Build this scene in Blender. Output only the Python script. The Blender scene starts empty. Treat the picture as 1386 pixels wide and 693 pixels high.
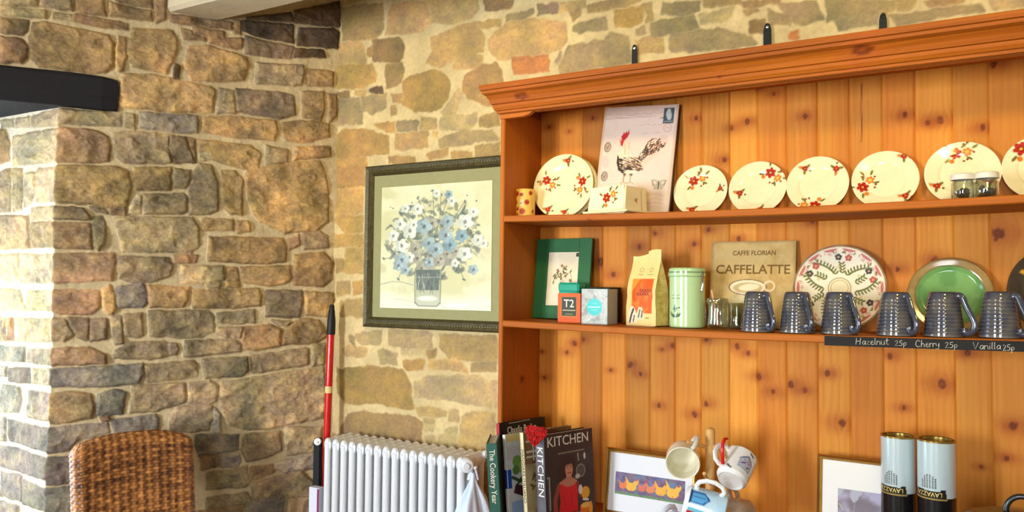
import bpy, math, random
import numpy as np
from mathutils import Vector, Matrix
sc = bpy.context.scene
COL = sc.collection
PI = math.pi

# ---------------------------------------------------------------- camera
CAM = np.array([2.2295, -2.4, 1.45]); YAW, PITCH, ROLL, FPX = math.radians(30.015), math.radians(2.132), math.radians(.614), 1050.
def cam_axes():
    cy, sy, cp, sp, cr, sr = math.cos(YAW), math.sin(YAW), math.cos(PITCH), math.sin(PITCH), math.cos(ROLL), math.sin(ROLL)
    f = np.array([-sy, cy, 0]); r = np.array([cy, sy, 0]); u = np.array([0, 0, 1.])
    f2 = cp*f+sp*u; u2 = -sp*f+cp*u
    return cr*r+sr*u2, -sr*r+cr*u2, f2
AX = cam_axes()
cd = bpy.data.cameras.new('camera'); cam = bpy.data.objects.new('camera', cd); COL.objects.link(cam)
cd.sensor_width = 36; cd.lens = FPX/1386*36; cd.clip_start = .05
M = Matrix.Identity(4)
for i in range(3):
    M[i][0], M[i][1], M[i][2], M[i][3] = AX[0][i], AX[1][i], -AX[2][i], CAM[i]
cam.matrix_world = M; sc.camera = cam
def at(px, py, Y=0.):
    """point of the plane y=Y seen at a pixel of the photograph (1386x693)"""
    d = (px-693)/FPX*AX[0]-(py-346.5)/FPX*AX[1]+AX[2]
    return CAM+d*(Y-CAM[1])/d[1]
def at_plane(px, py, p0, n):
    d = (px-693)/FPX*AX[0]-(py-346.5)/FPX*AX[1]+AX[2]
    return CAM+d*((np.array(p0)-CAM)@n)/(d@n)

# ---------------------------------------------------------------- view, world, lights
sc.view_settings.view_transform = 'Standard'; sc.view_settings.look = 'None'
sc.view_settings.gamma = 1; sc.view_settings.use_curve_mapping = False
sc.view_settings.exposure = -0.12
sc.cycles.use_denoising = True
sc.cycles.max_bounces = 6; sc.cycles.diffuse_bounces = 4; sc.cycles.glossy_bounces = 3; sc.cycles.transmission_bounces = 6; sc.cycles.transparent_max_bounces = 8
sc.cycles.caustics_reflective = False; sc.cycles.caustics_refractive = False
w = bpy.data.worlds.new('daylight'); sc.world = w; w.use_nodes = True
w.node_tree.nodes['Background'].inputs[0].default_value = (.72, .86, 1, 1); w.node_tree.nodes['Background'].inputs[1].default_value = 2.0
def area(name, loc, target, sx, sy, power, col, spread=180):
    l = bpy.data.lights.new(name, 'AREA'); l.shape = 'RECTANGLE'; l.size = sx; l.size_y = sy; l.energy = power; l.color = col
    l.spread = math.radians(spread)
    o = bpy.data.objects.new(name, l); COL.objects.link(o); o.location = loc
    o.rotation_euler = (Vector(target)-Vector(loc)).to_track_quat('-Z', 'Y').to_euler(); return o
def spot(name, loc, target, power, col, size=80, rad=.06, blend=.8):
    l = bpy.data.lights.new(name, 'SPOT'); l.energy = power; l.color = col; l.spot_size = math.radians(size); l.spot_blend = blend; l.shadow_soft_size = rad
    o = bpy.data.objects.new(name, l); COL.objects.link(o); o.location = loc
    o.rotation_euler = (Vector(target)-Vector(loc)).to_track_quat('-Z', 'Y').to_euler(); return o
DAY = (.78, .89, 1.0); WARM = (1.0, .75, .24)
# daylight through the two tall windows in the wall behind the camera
area('daylight_front_left', (-.40, -5.36, 1.40), (.1, 0, .75), .9, 1.6, 168, (.90, .95, 1.0), 120)
area('daylight_front_right', (2.35, -5.36, 1.40), (2.2, 0, .75), .9, 1.6, 62, (.90, .95, 1.0), 120)
# daylight through the window in the deep opening of the left wall
area('daylight_window', (-1.30, -1.50, 1.0), (0.2, -1.1, .75), 1.1, 1.3, 46, (.60, .79, 1.0))
# warm ceiling spots of the cafe
spot('ceiling_spot', (1.35, -1.7, 2.5), (.60, 0, 2.0), 58, WARM, 66, .12, 1.)
spot('ceiling_spot', (2.5, -1.7, 2.5), (2.0, 0, 1.95), 62, WARM, 66, .12, 1.)
spot('ceiling_spot', (.55, -2.6, 2.5), (-.45, -.8, 1.9), 22, WARM, 52, .07, 1.)

# ---------------------------------------------------------------- helpers
def s2l(c):
    c = np.clip(np.asarray(c, float), 0, 1); return np.where(c <= .04045, c/12.92, ((c+.055)/1.055)**2.4)
def C8(r, g, b): return np.array([r, g, b])/255.
def mat(name, col=(.5, .5, .5), rough=.5, metal=0., noise=0., nscale=30., bump=0., bscale=60., stretch=(1, 1, 1), coat=0., attr=False, spec=.5, emit=None, trans=0., ior=1.45, alpha=1.):
    """procedural material; col in sRGB 0..1 (or the 'Col' attribute) broken up by a noise texture"""
    m = bpy.data.materials.new(name); m.use_nodes = True; nt = m.node_tree; N = nt.nodes; L = nt.links
    b = N['Principled BSDF']; tc = N.new('ShaderNodeTexCoord'); mp = N.new('ShaderNodeMapping'); mp.inputs['Scale'].default_value = stretch
    L.new(tc.outputs['Object'], mp.inputs[0])
    if attr:
        a = N.new('ShaderNodeAttribute'); a.attribute_name = 'Col'; src = a.outputs['Color']
    else:
        a = N.new('ShaderNodeRGB'); a.outputs[0].default_value = (*s2l(col), 1); src = a.outputs[0]
    if noise > 0:
        n = N.new('ShaderNodeTexNoise'); n.inputs['Scale'].default_value = nscale; n.inputs['Detail'].default_value = 5; L.new(mp.outputs[0], n.inputs[0])
        mr = N.new('ShaderNodeMapRange'); mr.inputs[1].default_value = .25; mr.inputs[2].default_value = .75; mr.inputs[3].default_value = 1-noise; mr.inputs[4].default_value = 1+noise*.6
        L.new(n.outputs[0], mr.inputs[0])
        mx = N.new('ShaderNodeVectorMath'); mx.operation = 'SCALE'; L.new(src, mx.inputs[0]); L.new(mr.outputs[0], mx.inputs['Scale']); src = mx.outputs[0]
    L.new(src, b.inputs['Base Color'])
    b.inputs['Roughness'].default_value = rough; b.inputs['Metallic'].default_value = metal; b.inputs['Coat Weight'].default_value = coat
    b.inputs['Coat Roughness'].default_value = .08
    b.inputs['Specular IOR Level'].default_value = spec
    b.inputs['IOR'].default_value = ior; b.inputs['Transmission Weight'].default_value = trans; b.inputs['Alpha'].default_value = alpha
    if bump > 0:
        n2 = N.new('ShaderNodeTexNoise'); n2.inputs['Scale'].default_value = bscale; n2.inputs['Detail'].default_value = 6; L.new(mp.outputs[0], n2.inputs[0])
        bp = N.new('ShaderNodeBump'); bp.inputs['Strength'].default_value = bump; bp.inputs['Distance'].default_value = .004
        L.new(n2.outputs[0], bp.inputs['Height']); L.new(bp.outputs[0], b.inputs['Normal'])
    return m

def hsh(ix, iy, seed):
    n = (ix.astype(np.int64)*374761393+iy.astype(np.int64)*668265263+seed*69069) & 0x7fffffff
    n = ((n ^ (n >> 13))*1274126177) & 0x7fffffff
    return ((n ^ (n >> 16)) & 0xffff)/65535.
def vnoise(x, y, seed=0):
    ix = np.floor(x); iy = np.floor(y); fx = x-ix; fy = y-iy; fx = fx*fx*(3-2*fx); fy = fy*fy*(3-2*fy)
    a = hsh(ix, iy, seed); b = hsh(ix+1, iy, seed); c = hsh(ix, iy+1, seed); d = hsh(ix+1, iy+1, seed)
    return (a*(1-fx)+b*fx)*(1-fy)+(c*(1-fx)+d*fx)*fy
def fbm(x, y, seed=0, o=4):
    r = 0; a = .5; t = 0
    for i in range(o):
        r = r+a*vnoise(x*2**i, y*2**i, seed+i*17); t += a; a *= .5
    return r/t
def sstep(a, b, x): t = np.clip((x-a)/(b-a), 0, 1); return t*t*(3-2*t)

def link(name, me, parent=None, mats=()):
    for m in mats: me.materials.append(m)
    o = bpy.data.objects.new(name, me); COL.objects.link(o)
    if parent is not None: o.parent = parent
    return o
class MB:
    """collects shapes and links them as ONE mesh object"""
    def __init__(s): s.v = []; s.f = []; s.m = []; s.sm = []
    def add(s, vs, fs, mi=0, smooth=False, T=None):
        b = len(s.v)
        for v in vs: s.v.append(tuple(T @ Vector(v)) if T is not None else tuple(v))
        for f in fs: s.f.append([b+i for i in f]); s.m.append(mi); s.sm.append(smooth)
        return s
    def box(s, x0, x1, y0, y1, z0, z1, mi=0, T=None, bev=0.):
        if bev > 0:
            b = min(bev, (x1-x0)/2.01, (y1-y0)/2.01, (z1-z0)/2.01); vs = []; idx = {}
            X = (x0, x1); Yv = (y0, y1); Z = (z0, z1)
            for i in (0, 1):
                for j in (0, 1):
                    for k in (0, 1):
                        sx = b if i == 0 else -b; sy = b if j == 0 else -b; sz = b if k == 0 else -b
                        idx[i, j, k, 'x'] = len(vs); vs.append((X[i], Yv[j]+sy, Z[k]+sz))
                        idx[i, j, k, 'y'] = len(vs); vs.append((X[i]+sx, Yv[j], Z[k]+sz))
                        idx[i, j, k, 'z'] = len(vs); vs.append((X[i]+sx, Yv[j]+sy, Z[k]))
            fs = []
            for i in (0, 1):
                q = [idx[i, j, k, 'x'] for j, k in ((0, 0), (1, 0), (1, 1), (0, 1))]; fs.append(q if i else q[::-1])
                q = [idx[j, i, k, 'y'] for j, k in ((0, 0), (0, 1), (1, 1), (1, 0))]; fs.append(q if i else q[::-1])
                q = [idx[j, k, i, 'z'] for j, k in ((0, 0), (1, 0), (1, 1), (0, 1))]; fs.append(q if i else q[::-1])
            for i in (0, 1):
                for j in (0, 1):
                    fs.append([idx[i, j, 0, 'x'], idx[i, j, 1, 'x'], idx[i, j, 1, 'y'], idx[i, j, 0, 'y']])
                    fs.append([idx[i, 0, j, 'x'], idx[i, 1, j, 'x'], idx[i, 1, j, 'z'], idx[i, 0, j, 'z']])
                    fs.append([idx[0, i, j, 'y'], idx[1, i, j, 'y'], idx[1, i, j, 'z'], idx[0, i, j, 'z']])
                    for k in (0, 1): fs.append([idx[i, j, k, 'x'], idx[i, j, k, 'y'], idx[i, j, k, 'z']])
            return s.add(vs, fs, mi, False, T)
        vs = [(x, y, z) for x in (x0, x1) for y in (y0, y1) for z in (z0, z1)]
        return s.add(vs, [(0, 1, 3, 2), (4, 6, 7, 5), (0, 4, 5, 1), (2, 3, 7, 6), (0, 2, 6, 4), (1, 5, 7, 3)], mi, False, T)
    def lathe(s, prof, n=32, mi=0, T=None, smooth=True, close=False):
        """prof: (r,z) list revolved about z; r=0 ends make caps"""
        vs = []; rings = []
        for r, z in prof:
            if r < 1e-6: rings.append([len(vs)]); vs.append((0, 0, z))
            else:
                rings.append(list(range(len(vs), len(vs)+n)))
                for k in range(n): a = 2*PI*k/n; vs.append((r*math.cos(a), r*math.sin(a), z))
        fs = []
        prs = list(zip(rings, rings[1:]))+([(rings[-1], rings[0])] if close else [])
        for A, B in prs:
            for k in range(n):
                q = [A[k % len(A)], A[(k+1) % n % len(A)] if len(A) > 1 else A[0], B[(k+1) % n] if len(B) > 1 else B[0], B[k] if len(B) > 1 else B[0]]
                q2 = []
                for i in q:
                    if i not in q2: q2.append(i)
                if len(q2) > 2: fs.append(q2)
        return s.add(vs, fs, mi, smooth, T)
    def tube(s, pts, r, n=10, mi=0, T=None, smooth=True, flat=1., caps=True):
        P = [Vector(p) for p in pts]; R = r if hasattr(r, '__len__') else [r]*len(P)
        vs = []; fs = []; up = None
        for i, p in enumerate(P):
            t = (P[min(i+1, len(P)-1)]-P[max(i-1, 0)]).normalized()
            if up is None:
                up = Vector((0, 0, 1)) if abs(t.z) < .9 else Vector((1, 0, 0))
            a = t.cross(up).normalized(); bb = a.cross(t).normalized(); up = bb
            for k in range(n):
                th = 2*PI*k/n; vs.append(tuple(p+a*math.cos(th)*R[i]+bb*math.sin(th)*R[i]*flat))
        for i in range(len(P)-1):
            for k in range(n): fs.append((i*n+k, i*n+(k+1) % n, (i+1)*n+(k+1) % n, (i+1)*n+k))
        if caps: fs.append(tuple(range(n))[::-1]); fs.append(tuple((len(P)-1)*n+k for k in range(n)))
        return s.add(vs, fs, mi, smooth, T)
    def prism(s, poly, h0, h1, mi=0, T=None, axis='y', smooth=False):
        """extrude a 2-D outline; axis y: outline in x,z"""
        n = len(poly)
        def P(p, h): return (p[0], h, p[1]) if axis == 'y' else ((h, p[0], p[1]) if axis == 'x' else (p[0], p[1], h))
        vs = [P(p, h0) for p in poly]+[P(p, h1) for p in poly]
        s.add(vs, [tuple(range(n)), tuple(range(2*n-1, n-1, -1))], mi, False, T)
        return s.add(vs, [(k, (k+1) % n, n+(k+1) % n, n+k) for k in range(n)], mi, smooth, T)
    def build(s, name, mats, parent=None, autosmooth=True):
        me = bpy.data.meshes.new(name); me.from_pydata(s.v, [], s.f)
        me.polygons.foreach_set('material_index', s.m); me.polygons.foreach_set('use_smooth', s.sm); me.update()
        if not isinstance(mats, (list, tuple)): mats = [mats]
        bm_fix(me)
        return link(name, me, parent, mats)
def bm_fix(me):
    import bmesh
    b = bmesh.new(); b.from_mesh(me); bmesh.ops.remove_doubles(b, verts=b.verts, dist=1e-6); bmesh.ops.recalc_face_normals(b, faces=b.faces)
    for e in b.edges:
        if len(e.link_faces) == 2 and e.calc_face_angle(0) > .7: e.smooth = False
    b.to_mesh(me); b.free()
def grid_mesh(name, P, colr, mats, parent=None, smooth=True, closed_u=False, extra=None, mask=None):
    """P: (nv,nu,3) points, colr: (nv,nu,3) sRGB -> one mesh with the 'Col' attribute. extra=(verts,faces,mat_index,color) appended; mask (nv-1,nu-1) of faces kept"""
    nv, nu = P.shape[:2]; I = np.arange(nv*nu).reshape(nv, nu)
    if closed_u: I2 = np.concatenate([I, I[:, :1]], 1)
    else: I2 = I
    q = np.stack([I2[:-1, :-1], I2[:-1, 1:], I2[1:, 1:], I2[1:, :-1]], -1)
    q = q[mask] if mask is not None else q.reshape(-1, 4)
    V = P.reshape(-1, 3); Cc = s2l(colr).reshape(-1, 3); nq = len(q); loops = q.ravel(); starts = np.arange(nq)*4; tot = np.full(nq, 4); mi = np.zeros(nq, int)
    if extra is not None:
        ev, ef, em, ec = extra; b = len(V); V = np.concatenate([V, np.array(ev, float)]); Cc = np.concatenate([Cc, np.tile(s2l(ec), (len(ev), 1))])
        l2 = []; st = []; tt = []
        k = len(loops)
        for f in ef: st.append(k); tt.append(len(f)); k += len(f); l2 += [b+i for i in f]
        loops = np.concatenate([loops, l2]); starts = np.concatenate([starts, st]); tot = np.concatenate([tot, tt]); mi = np.concatenate([mi, np.full(len(ef), em)])
    me = bpy.data.meshes.new(name); me.vertices.add(len(V)); me.vertices.foreach_set('co', V.astype(np.float32).ravel())
    me.loops.add(len(loops)); me.loops.foreach_set('vertex_index', loops.astype(np.int32))
    me.polygons.add(len(starts)); me.polygons.foreach_set('loop_start', starts.astype(np.int32)); me.polygons.foreach_set('loop_total', tot.astype(np.int32))
    me.polygons.foreach_set('material_index', mi.astype(np.int32)); sm = np.zeros(len(starts), bool); sm[:nq] = smooth; me.polygons.foreach_set('use_smooth', sm)
    me.update(calc_edges=True)
    a = me.color_attributes.new('Col', 'FLOAT_COLOR', 'POINT'); a.data.foreach_set('color', np.concatenate([Cc, np.ones((len(Cc), 1))], 1).astype(np.float32).ravel())
    me.validate()
    return link(name, me, parent, mats if isinstance(mats, (list, tuple)) else [mats])
class Pt:
    """paints sRGB colours onto a set of 2-D points (printed and glazed decoration)"""
    def __init__(s, x, y, base): s.x = x; s.y = y; s.c = np.broadcast_to(np.array(base, float), x.shape+(3,)).copy()
    def blend(s, m, col, a=1.): m = (m*a)[..., None]; s.c = s.c*(1-m)+np.array(col)*m; return s
    def disc(s, cx, cy, r, col, a=1., soft=.0006): d = np.hypot(s.x-cx, s.y-cy); return s.blend(sstep(r+soft, r-soft, d), col, a)
    def ring(s, cx, cy, r, w, col, a=1., soft=.0006): d = abs(np.hypot(s.x-cx, s.y-cy)-r); return s.blend(sstep(w/2+soft, w/2-soft, d), col, a)
    def ell(s, cx, cy, rx, ry, ang, col, a=1., soft=.0006):
        c, n = math.cos(ang), math.sin(ang); X = (s.x-cx)*c+(s.y-cy)*n; Yv = -(s.x-cx)*n+(s.y-cy)*c
        d = (np.sqrt((X/rx)**2+(Yv/ry)**2)-1)*min(rx, ry); return s.blend(sstep(soft, -soft, d), col, a)
    def rect(s, x0, y0, x1, y1, col, a=1.): return s.blend(((s.x >= x0) & (s.x <= x1) & (s.y >= y0) & (s.y <= y1)).astype(float), col, a)
    def poly(s, pts, col, a=1.):
        ins = np.zeros(s.x.shape, bool); n = len(pts)
        for i in range(n):
            x0, y0 = pts[i]; x1, y1 = pts[(i+1) % n]
            if y0 == y1: continue
            c = (s.y < y0) != (s.y < y1); ins ^= c & (s.x < (x1-x0)*(s.y-y0)/(y1-y0)+x0)
        return s.blend(ins.astype(float), col, a)
    def line(s, pts, w, col, a=1., soft=.0005):
        d = np.full(s.x.shape, 1e9)
        for (x0, y0), (x1, y1) in zip(pts, pts[1:]):
            dx, dy = x1-x0, y1-y0; t = np.clip(((s.x-x0)*dx+(s.y-y0)*dy)/max(dx*dx+dy*dy, 1e-12), 0, 1)
            d = np.minimum(d, np.hypot(s.x-x0-t*dx, s.y-y0-t*dy))
        return s.blend(sstep(w/2+soft, w/2-soft, d), col, a)
    def cloud(s, scale, col, lo=.5, hi=.7, a=1., seed=0, sy=1.): return s.blend(sstep(lo, hi, fbm(s.x*scale, s.y*scale*sy, seed)), col, a)
def empty(name, loc, rz=0., parent=None):
    o = bpy.data.objects.new(name, None); o.empty_display_size = .05; COL.objects.link(o); o.location = loc; o.rotation_euler = (0, 0, rz)
    if parent is not None: o.parent = parent
    return o
def tag(o, label, cat, group=None, kind=None):
    if label: o['label'] = label
    if cat: o['category'] = cat
    if group: o['group'] = group
    if kind: o['kind'] = kind
    return o
def struct(o): o['kind'] = 'structure'; return o
def text_mesh(name, s, size, m, parent, T, depth=.0004, xs=1., align='CENTER', bend=None, shear=0., bold=0., spacing=1.):
    cu = bpy.data.curves.new(name, 'FONT'); cu.body = s; cu.size = size; cu.align_x = align; cu.align_y = 'CENTER'; cu.extrude = depth/2; cu.offset = bold; cu.resolution_u = 3; cu.shear = shear; cu.space_character = spacing
    o = bpy.data.objects.new('tmp_text', cu); COL.objects.link(o); dg = bpy.context.evaluated_depsgraph_get()
    me = bpy.data.meshes.new_from_object(o.evaluated_get(dg)); bpy.data.objects.remove(o); bpy.data.curves.remove(cu)
    for v in me.vertices:
        x, y, z = v.co; x *= xs
        if bend is not None:       # wrap round a vertical cylinder of radius bend, facing -y
            a = x/bend; v.co = (math.sin(a)*(bend+z), -math.cos(a)*(bend+z), y)
        else: v.co = (x, -z, y)    # upright, facing -y
        v.co = T @ v.co
    me.name = name; me.materials.clear(); return link(name, me, parent, [m])
def copy_tree(o, parent=None):
    c = o.copy(); COL.objects.link(c); c.parent = parent
    for ch in list(o.children): copy_tree(ch, c)
    return c

# ---------------------------------------------------------------- stone walls: every stone traced from the photograph, (colour key, "x,y x,y ...") in tile units
# tile = (x offset, y offset, scale) in photograph pixels
STL = {}   # left wall plane
STR = {}   # the opening's side (reveal)
STL[0, 0, 3.85] = """g:0,0 195,0 197,35 0,30|g:210,0 370,0 372,60 212,35|b:392,0 530,0 552,85 395,70|b:600,0 790,0 790,45 620,12|b:570,15 785,60 790,110 570,85|r:805,0 860,0 858,100 812,122
g:0,38 240,60 240,95 0,85|g:280,70 375,90 372,110 275,95|b:385,80 665,125 660,150 540,145 380,115|b:0,95 150,110 140,160 120,185 0,170|b:0,190 110,205 145,245 140,300 110,325 0,325
o:175,125 230,120 560,185 595,230 590,340 540,380 470,385 200,345 165,300 150,200|o:615,195 650,200 655,300 640,370 610,375 600,330|o:690,150 900,160 924,210 915,290 865,385 690,350 660,290
o:640,390 780,390 1090,455 1120,470 1105,585 900,590 620,555 625,430|g:320,568 480,580 635,590 635,655 330,650|g:648,590 695,600 695,670 648,660|s:722,588 1025,605 1035,640 1025,690 925,690 725,665"""
STL[230, 0, 3.85] = """r:0,75 320,120 320,155 60,125 0,110|r:325,110 365,112 365,180 325,170|b:60,150 110,165 180,190 180,215 70,205|b:120,140 280,170 280,200 200,200 120,180|b:200,210 375,200 375,250 340,260 200,225
k:380,110 640,130 640,225 440,190 380,160|d:390,190 440,205 640,245 635,305 540,300 395,280|k:650,255 800,265 810,300 650,300|k:670,150 850,150 880,170 870,255 660,235|k:650,60 880,10 885,140 760,130 650,120|k:400,95 630,70 640,115 400,100
o:100,245 190,240 400,300 410,340 385,420 240,430 110,420 70,350|d:450,330 690,345 700,390 680,440 640,445 450,435|b:710,365 850,375 850,450 710,450|g:255,465 330,475 340,590 240,590
d:335,465 560,480 640,500 655,600 560,620 345,580|b:690,480 800,480 800,590 780,640 690,610|b:820,490 870,490 865,600 825,640|o:170,612 320,608 550,632 558,690 540,730 330,715 165,685|o:580,640 740,630 825,650 832,710 700,745 600,730 575,690|k:20,340 50,350 45,410 20,415"""
STR[0, 170, 3.85] = """o:0,20 35,20 55,90 50,185 0,200|y:75,60 200,30 305,15 305,190 70,215|g:0,240 60,225 60,450 0,455|g:68,225 125,225 120,440 68,450|y:135,250 200,245 205,330 180,400 130,430|y:210,225 310,215 300,395 200,405
y:170,430 285,420 290,490 170,495|g:0,470 160,470 165,640 0,645|g:172,505 290,500 290,640 170,635"""
STL[0, 170, 3.85] = """r:305,20 480,20 560,60 578,110 565,185 470,195 308,190|g:590,40 680,30 900,50 924,190 880,195 640,195 595,150|o:315,215 600,215 670,240 685,320 660,420 560,425 450,410 300,400|o:700,220 890,220 890,335 700,335
y:720,360 738,365 730,460 665,465 690,400|g:745,362 950,352 975,370 972,445 945,458 750,460|g:290,425 430,430 475,490 290,490|r:300,510 470,510 480,640 295,640|g:485,480 530,475 550,530 545,610 510,645 490,630
g:470,430 530,430 560,460 500,450|b:570,430 650,430 650,465 580,465|g:600,480 1000,480 1035,530 1040,620 1000,665 640,655 620,560"""
STL[230, 170, 3.85] = """d:0,60 80,60 100,110 135,190 20,195 0,150|b:92,62 128,72 136,175 105,110|o:145,75 200,80 420,105 470,150 460,225 380,225 215,175 150,150|y:150,145 200,145 205,175 150,180|g:500,105 615,130 610,205 500,205
o:650,115 830,110 835,160 640,180|g:18,225 105,235 100,300 80,325 20,320|g:150,195 215,205 250,300 250,440 200,462 100,460 100,340 120,250|o:270,235 340,240 380,280 375,465 320,460 270,420
o:400,235 620,195 780,185 810,260 825,350 820,500 760,545 600,560 470,500 430,450 390,300|o:165,485 330,490 330,545 170,545|o:345,495 410,500 420,550 350,560|o:205,580 590,588 608,640 605,705 500,720 200,705
g:690,560 780,550 825,580 825,635 700,645|b:615,600 670,570 680,620 620,650"""
STR[0, 340, 3.85] = """y:0,20 110,15 120,150 60,160 0,140|y:120,15 300,20 310,90 300,165 120,165|y:0,195 110,200 140,310 0,310|y:145,205 280,210 285,310 150,310|g:0,340 35,345 35,470 0,470|r:45,350 75,345 75,465 45,465
y:90,350 265,350 265,470 90,470|s:0,490 130,500 130,575 0,570|y:140,510 275,505 270,600 140,580|s:0,600 50,600 50,650 0,650|s:60,605 155,610 160,690 60,680|y:165,610 275,610 270,700 165,690"""
STL[0, 340, 3.85] = """r:315,20 590,10 600,50 585,150 450,155 320,170|g:610,25 880,38 895,75 885,130 790,160 690,165 615,140|r:290,205 520,205 515,290 480,325 370,330 290,300|o:530,200 570,175 598,210 600,300 575,335 540,310
s:610,190 740,165 765,200 765,270 740,290 610,295|o:770,180 985,190 980,250 950,290 780,290|g:270,345 340,350 400,430 330,465 270,460|d:345,345 460,350 465,465 400,450|d:470,355 555,355 555,450 470,470
g:575,335 630,340 640,480 600,485 580,420|g:640,330 740,325 745,440 720,450 645,440|g:775,312 1090,308 1115,340 1115,420 1050,447 940,450 780,440|r:275,510 460,500 555,540 550,580 280,600
g:600,520 680,475 850,470 920,490 918,535 780,560 590,555|s:275,625 500,600 742,588 745,640 720,685 550,705 275,700|g:752,592 1000,570 1025,590 1022,650 900,672 760,680"""
STL[230, 340, 3.85] = """r:20,22 140,22 130,55 25,60|g:60,75 280,80 285,150 200,170 60,165|o:300,85 355,90 365,185 290,190|o:370,85 625,75 632,140 600,165 520,180 380,165|o:650,20 800,5 850,60 840,150 800,185 640,170
o:115,205 460,195 475,230 470,280 340,295 120,295|g:190,170 260,170 250,190 195,185|d:500,205 685,205 690,260 670,345 500,340|o:700,210 850,220 850,260 815,340 700,330|g:245,325 440,305 445,370 320,380 245,370
g:250,400 380,395 385,445 290,450 245,430|o:385,395 530,385 575,410 570,490 450,515 385,505 370,450|g:530,362 620,365 600,385 560,385|b:590,400 690,350 780,360 820,440 760,480 580,485|g:75,465 340,462 370,480 365,520 110,550 70,545
g:0,480 30,480 40,510 30,540 0,540|d:165,565 400,550 405,620 370,650 180,660|g:420,545 700,505 720,510 720,590 430,635|g:735,490 810,480 800,590 735,600"""
STR[0, 513, 3.85] = """s:0,20 110,40 120,110 100,175 0,170|s:150,60 260,75 270,225 150,200|s:0,190 45,200 40,320 0,320|s:50,210 245,260 250,385 55,320|s:0,340 100,360 230,410 235,520 120,490 0,455|s:0,480 110,500 120,640 0,610
s:120,520 240,570 245,690 125,650|s:0,630 100,660 100,760 0,740"""
STL[0, 513, 3.85] = """b:265,90 370,65 475,80 488,130 480,200 350,228 270,225|s:510,80 600,55 655,65 640,180 500,185|g:690,30 960,20 965,75 960,120 800,165 680,172|r:520,195 560,190 570,210 530,220|s:580,215 810,180 825,200 820,275 590,285
s:255,260 560,230 565,280 400,320 360,370 250,390|s:235,410 370,400 410,530 300,545 240,530|s:260,565 430,550 440,700 260,700"""
STL[230, 513, 3.85] = """g:95,20 200,8 245,30 240,115 200,130 90,125|s:235,155 260,180 255,280 220,275 215,210|g:262,20 560,-30 800,-60 808,60 800,200 560,250 420,265 300,240 265,150|g:40,140 215,140 225,200 200,265 90,275 0,270 0,190
s:130,290 355,290 355,370 150,400 130,340|g:390,290 570,275 580,370 500,410 400,430 370,370|g:600,250 790,250 780,380 600,395|b:160,400 250,395 260,450 160,475|s:265,395 360,385 370,430 350,455 270,455
g:190,490 400,455 415,540 400,560 190,575|b:420,460 535,445 545,480 480,515 420,520|s:550,430 755,390 760,460 600,490 545,465|g:430,540 680,475 770,560 770,760 430,760|g:190,620 400,590 425,640 425,760 190,760"""
STB = {}
STB[440, 0, 5.775] = """o:130,60 430,30 460,110 450,230 400,300 150,310 125,150|o:520,40 700,10 790,20 830,180 750,250 480,270 500,120|o:800,0 1180,0 1200,60 1150,140 990,180 840,180 830,90|b:1250,10 1386,0 1386,70 1250,80
o:115,340 270,320 310,400 320,490 110,500|b:370,320 590,300 620,370 610,450 580,485 380,480|o:330,370 365,365 365,440 335,440|c:95,520 370,505 395,560 390,640 300,685 90,690|o:480,510 600,500 615,560 600,650 480,690
o:830,310 900,270 1060,200 1180,180 1240,270 1235,400 1120,420 1000,470 900,530 790,490 840,400|o:1200,180 1360,160 1370,200 1230,215|o:1020,480 1130,420 1230,440 1225,520 1140,540 1000,540
c:620,640 680,590 850,562 960,600 980,660 960,760 900,850 720,870 600,820|o:1100,600 1240,505 1340,500 1386,560 1386,830 1250,820 1110,760 1080,680"""
STB[440, 110, 5.775] = """g:290,130 480,100 470,200 380,250 300,230|g:100,150 270,140 290,250 300,330 90,340|o:95,90 190,80 190,125 110,130|o:235,80 330,80 320,115 235,110|k:355,70 440,45 455,85 370,95|o:520,100 590,100 590,160 530,150
o:515,190 545,190 545,250 515,260|g:920,250 1040,60 1075,90 1010,265 930,270|c:390,340 540,320 550,400 480,390|d:565,315 700,308 728,340 720,380 570,390|o:750,290 870,295 870,370 750,375|g:900,290 1180,250 1185,300 1150,370 900,375
o:1210,290 1360,240 1360,350 1215,350|c:60,450 130,380 380,390 500,440 510,560 300,580 60,600|o:560,420 800,395 805,520 560,535|g:890,460 1060,390 1300,390 1350,460 1130,490 900,510|o:840,400 880,400 880,435 845,435
o:790,575 960,525 950,580 820,605|o:990,560 1140,560 1150,600 990,600|o:1180,520 1360,490 1360,590 1180,590|o:510,590 700,590 700,630 510,640|c:60,610 320,600 320,690 60,690"""
STB[440, 220, 2.8875] = """c:25,20 155,20 150,90 60,100 25,90|c:25,110 145,100 145,195 60,210 20,190|c:35,215 145,210 145,265 85,275|c:20,285 150,280 150,325 20,330|c:85,340 150,335 150,430 70,430|o:45,380 70,380 70,425 45,430
o:45,470 95,465 95,510 45,520|o:60,540 145,535 145,600 60,600|c:110,470 150,465 150,510 110,515"""
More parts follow.
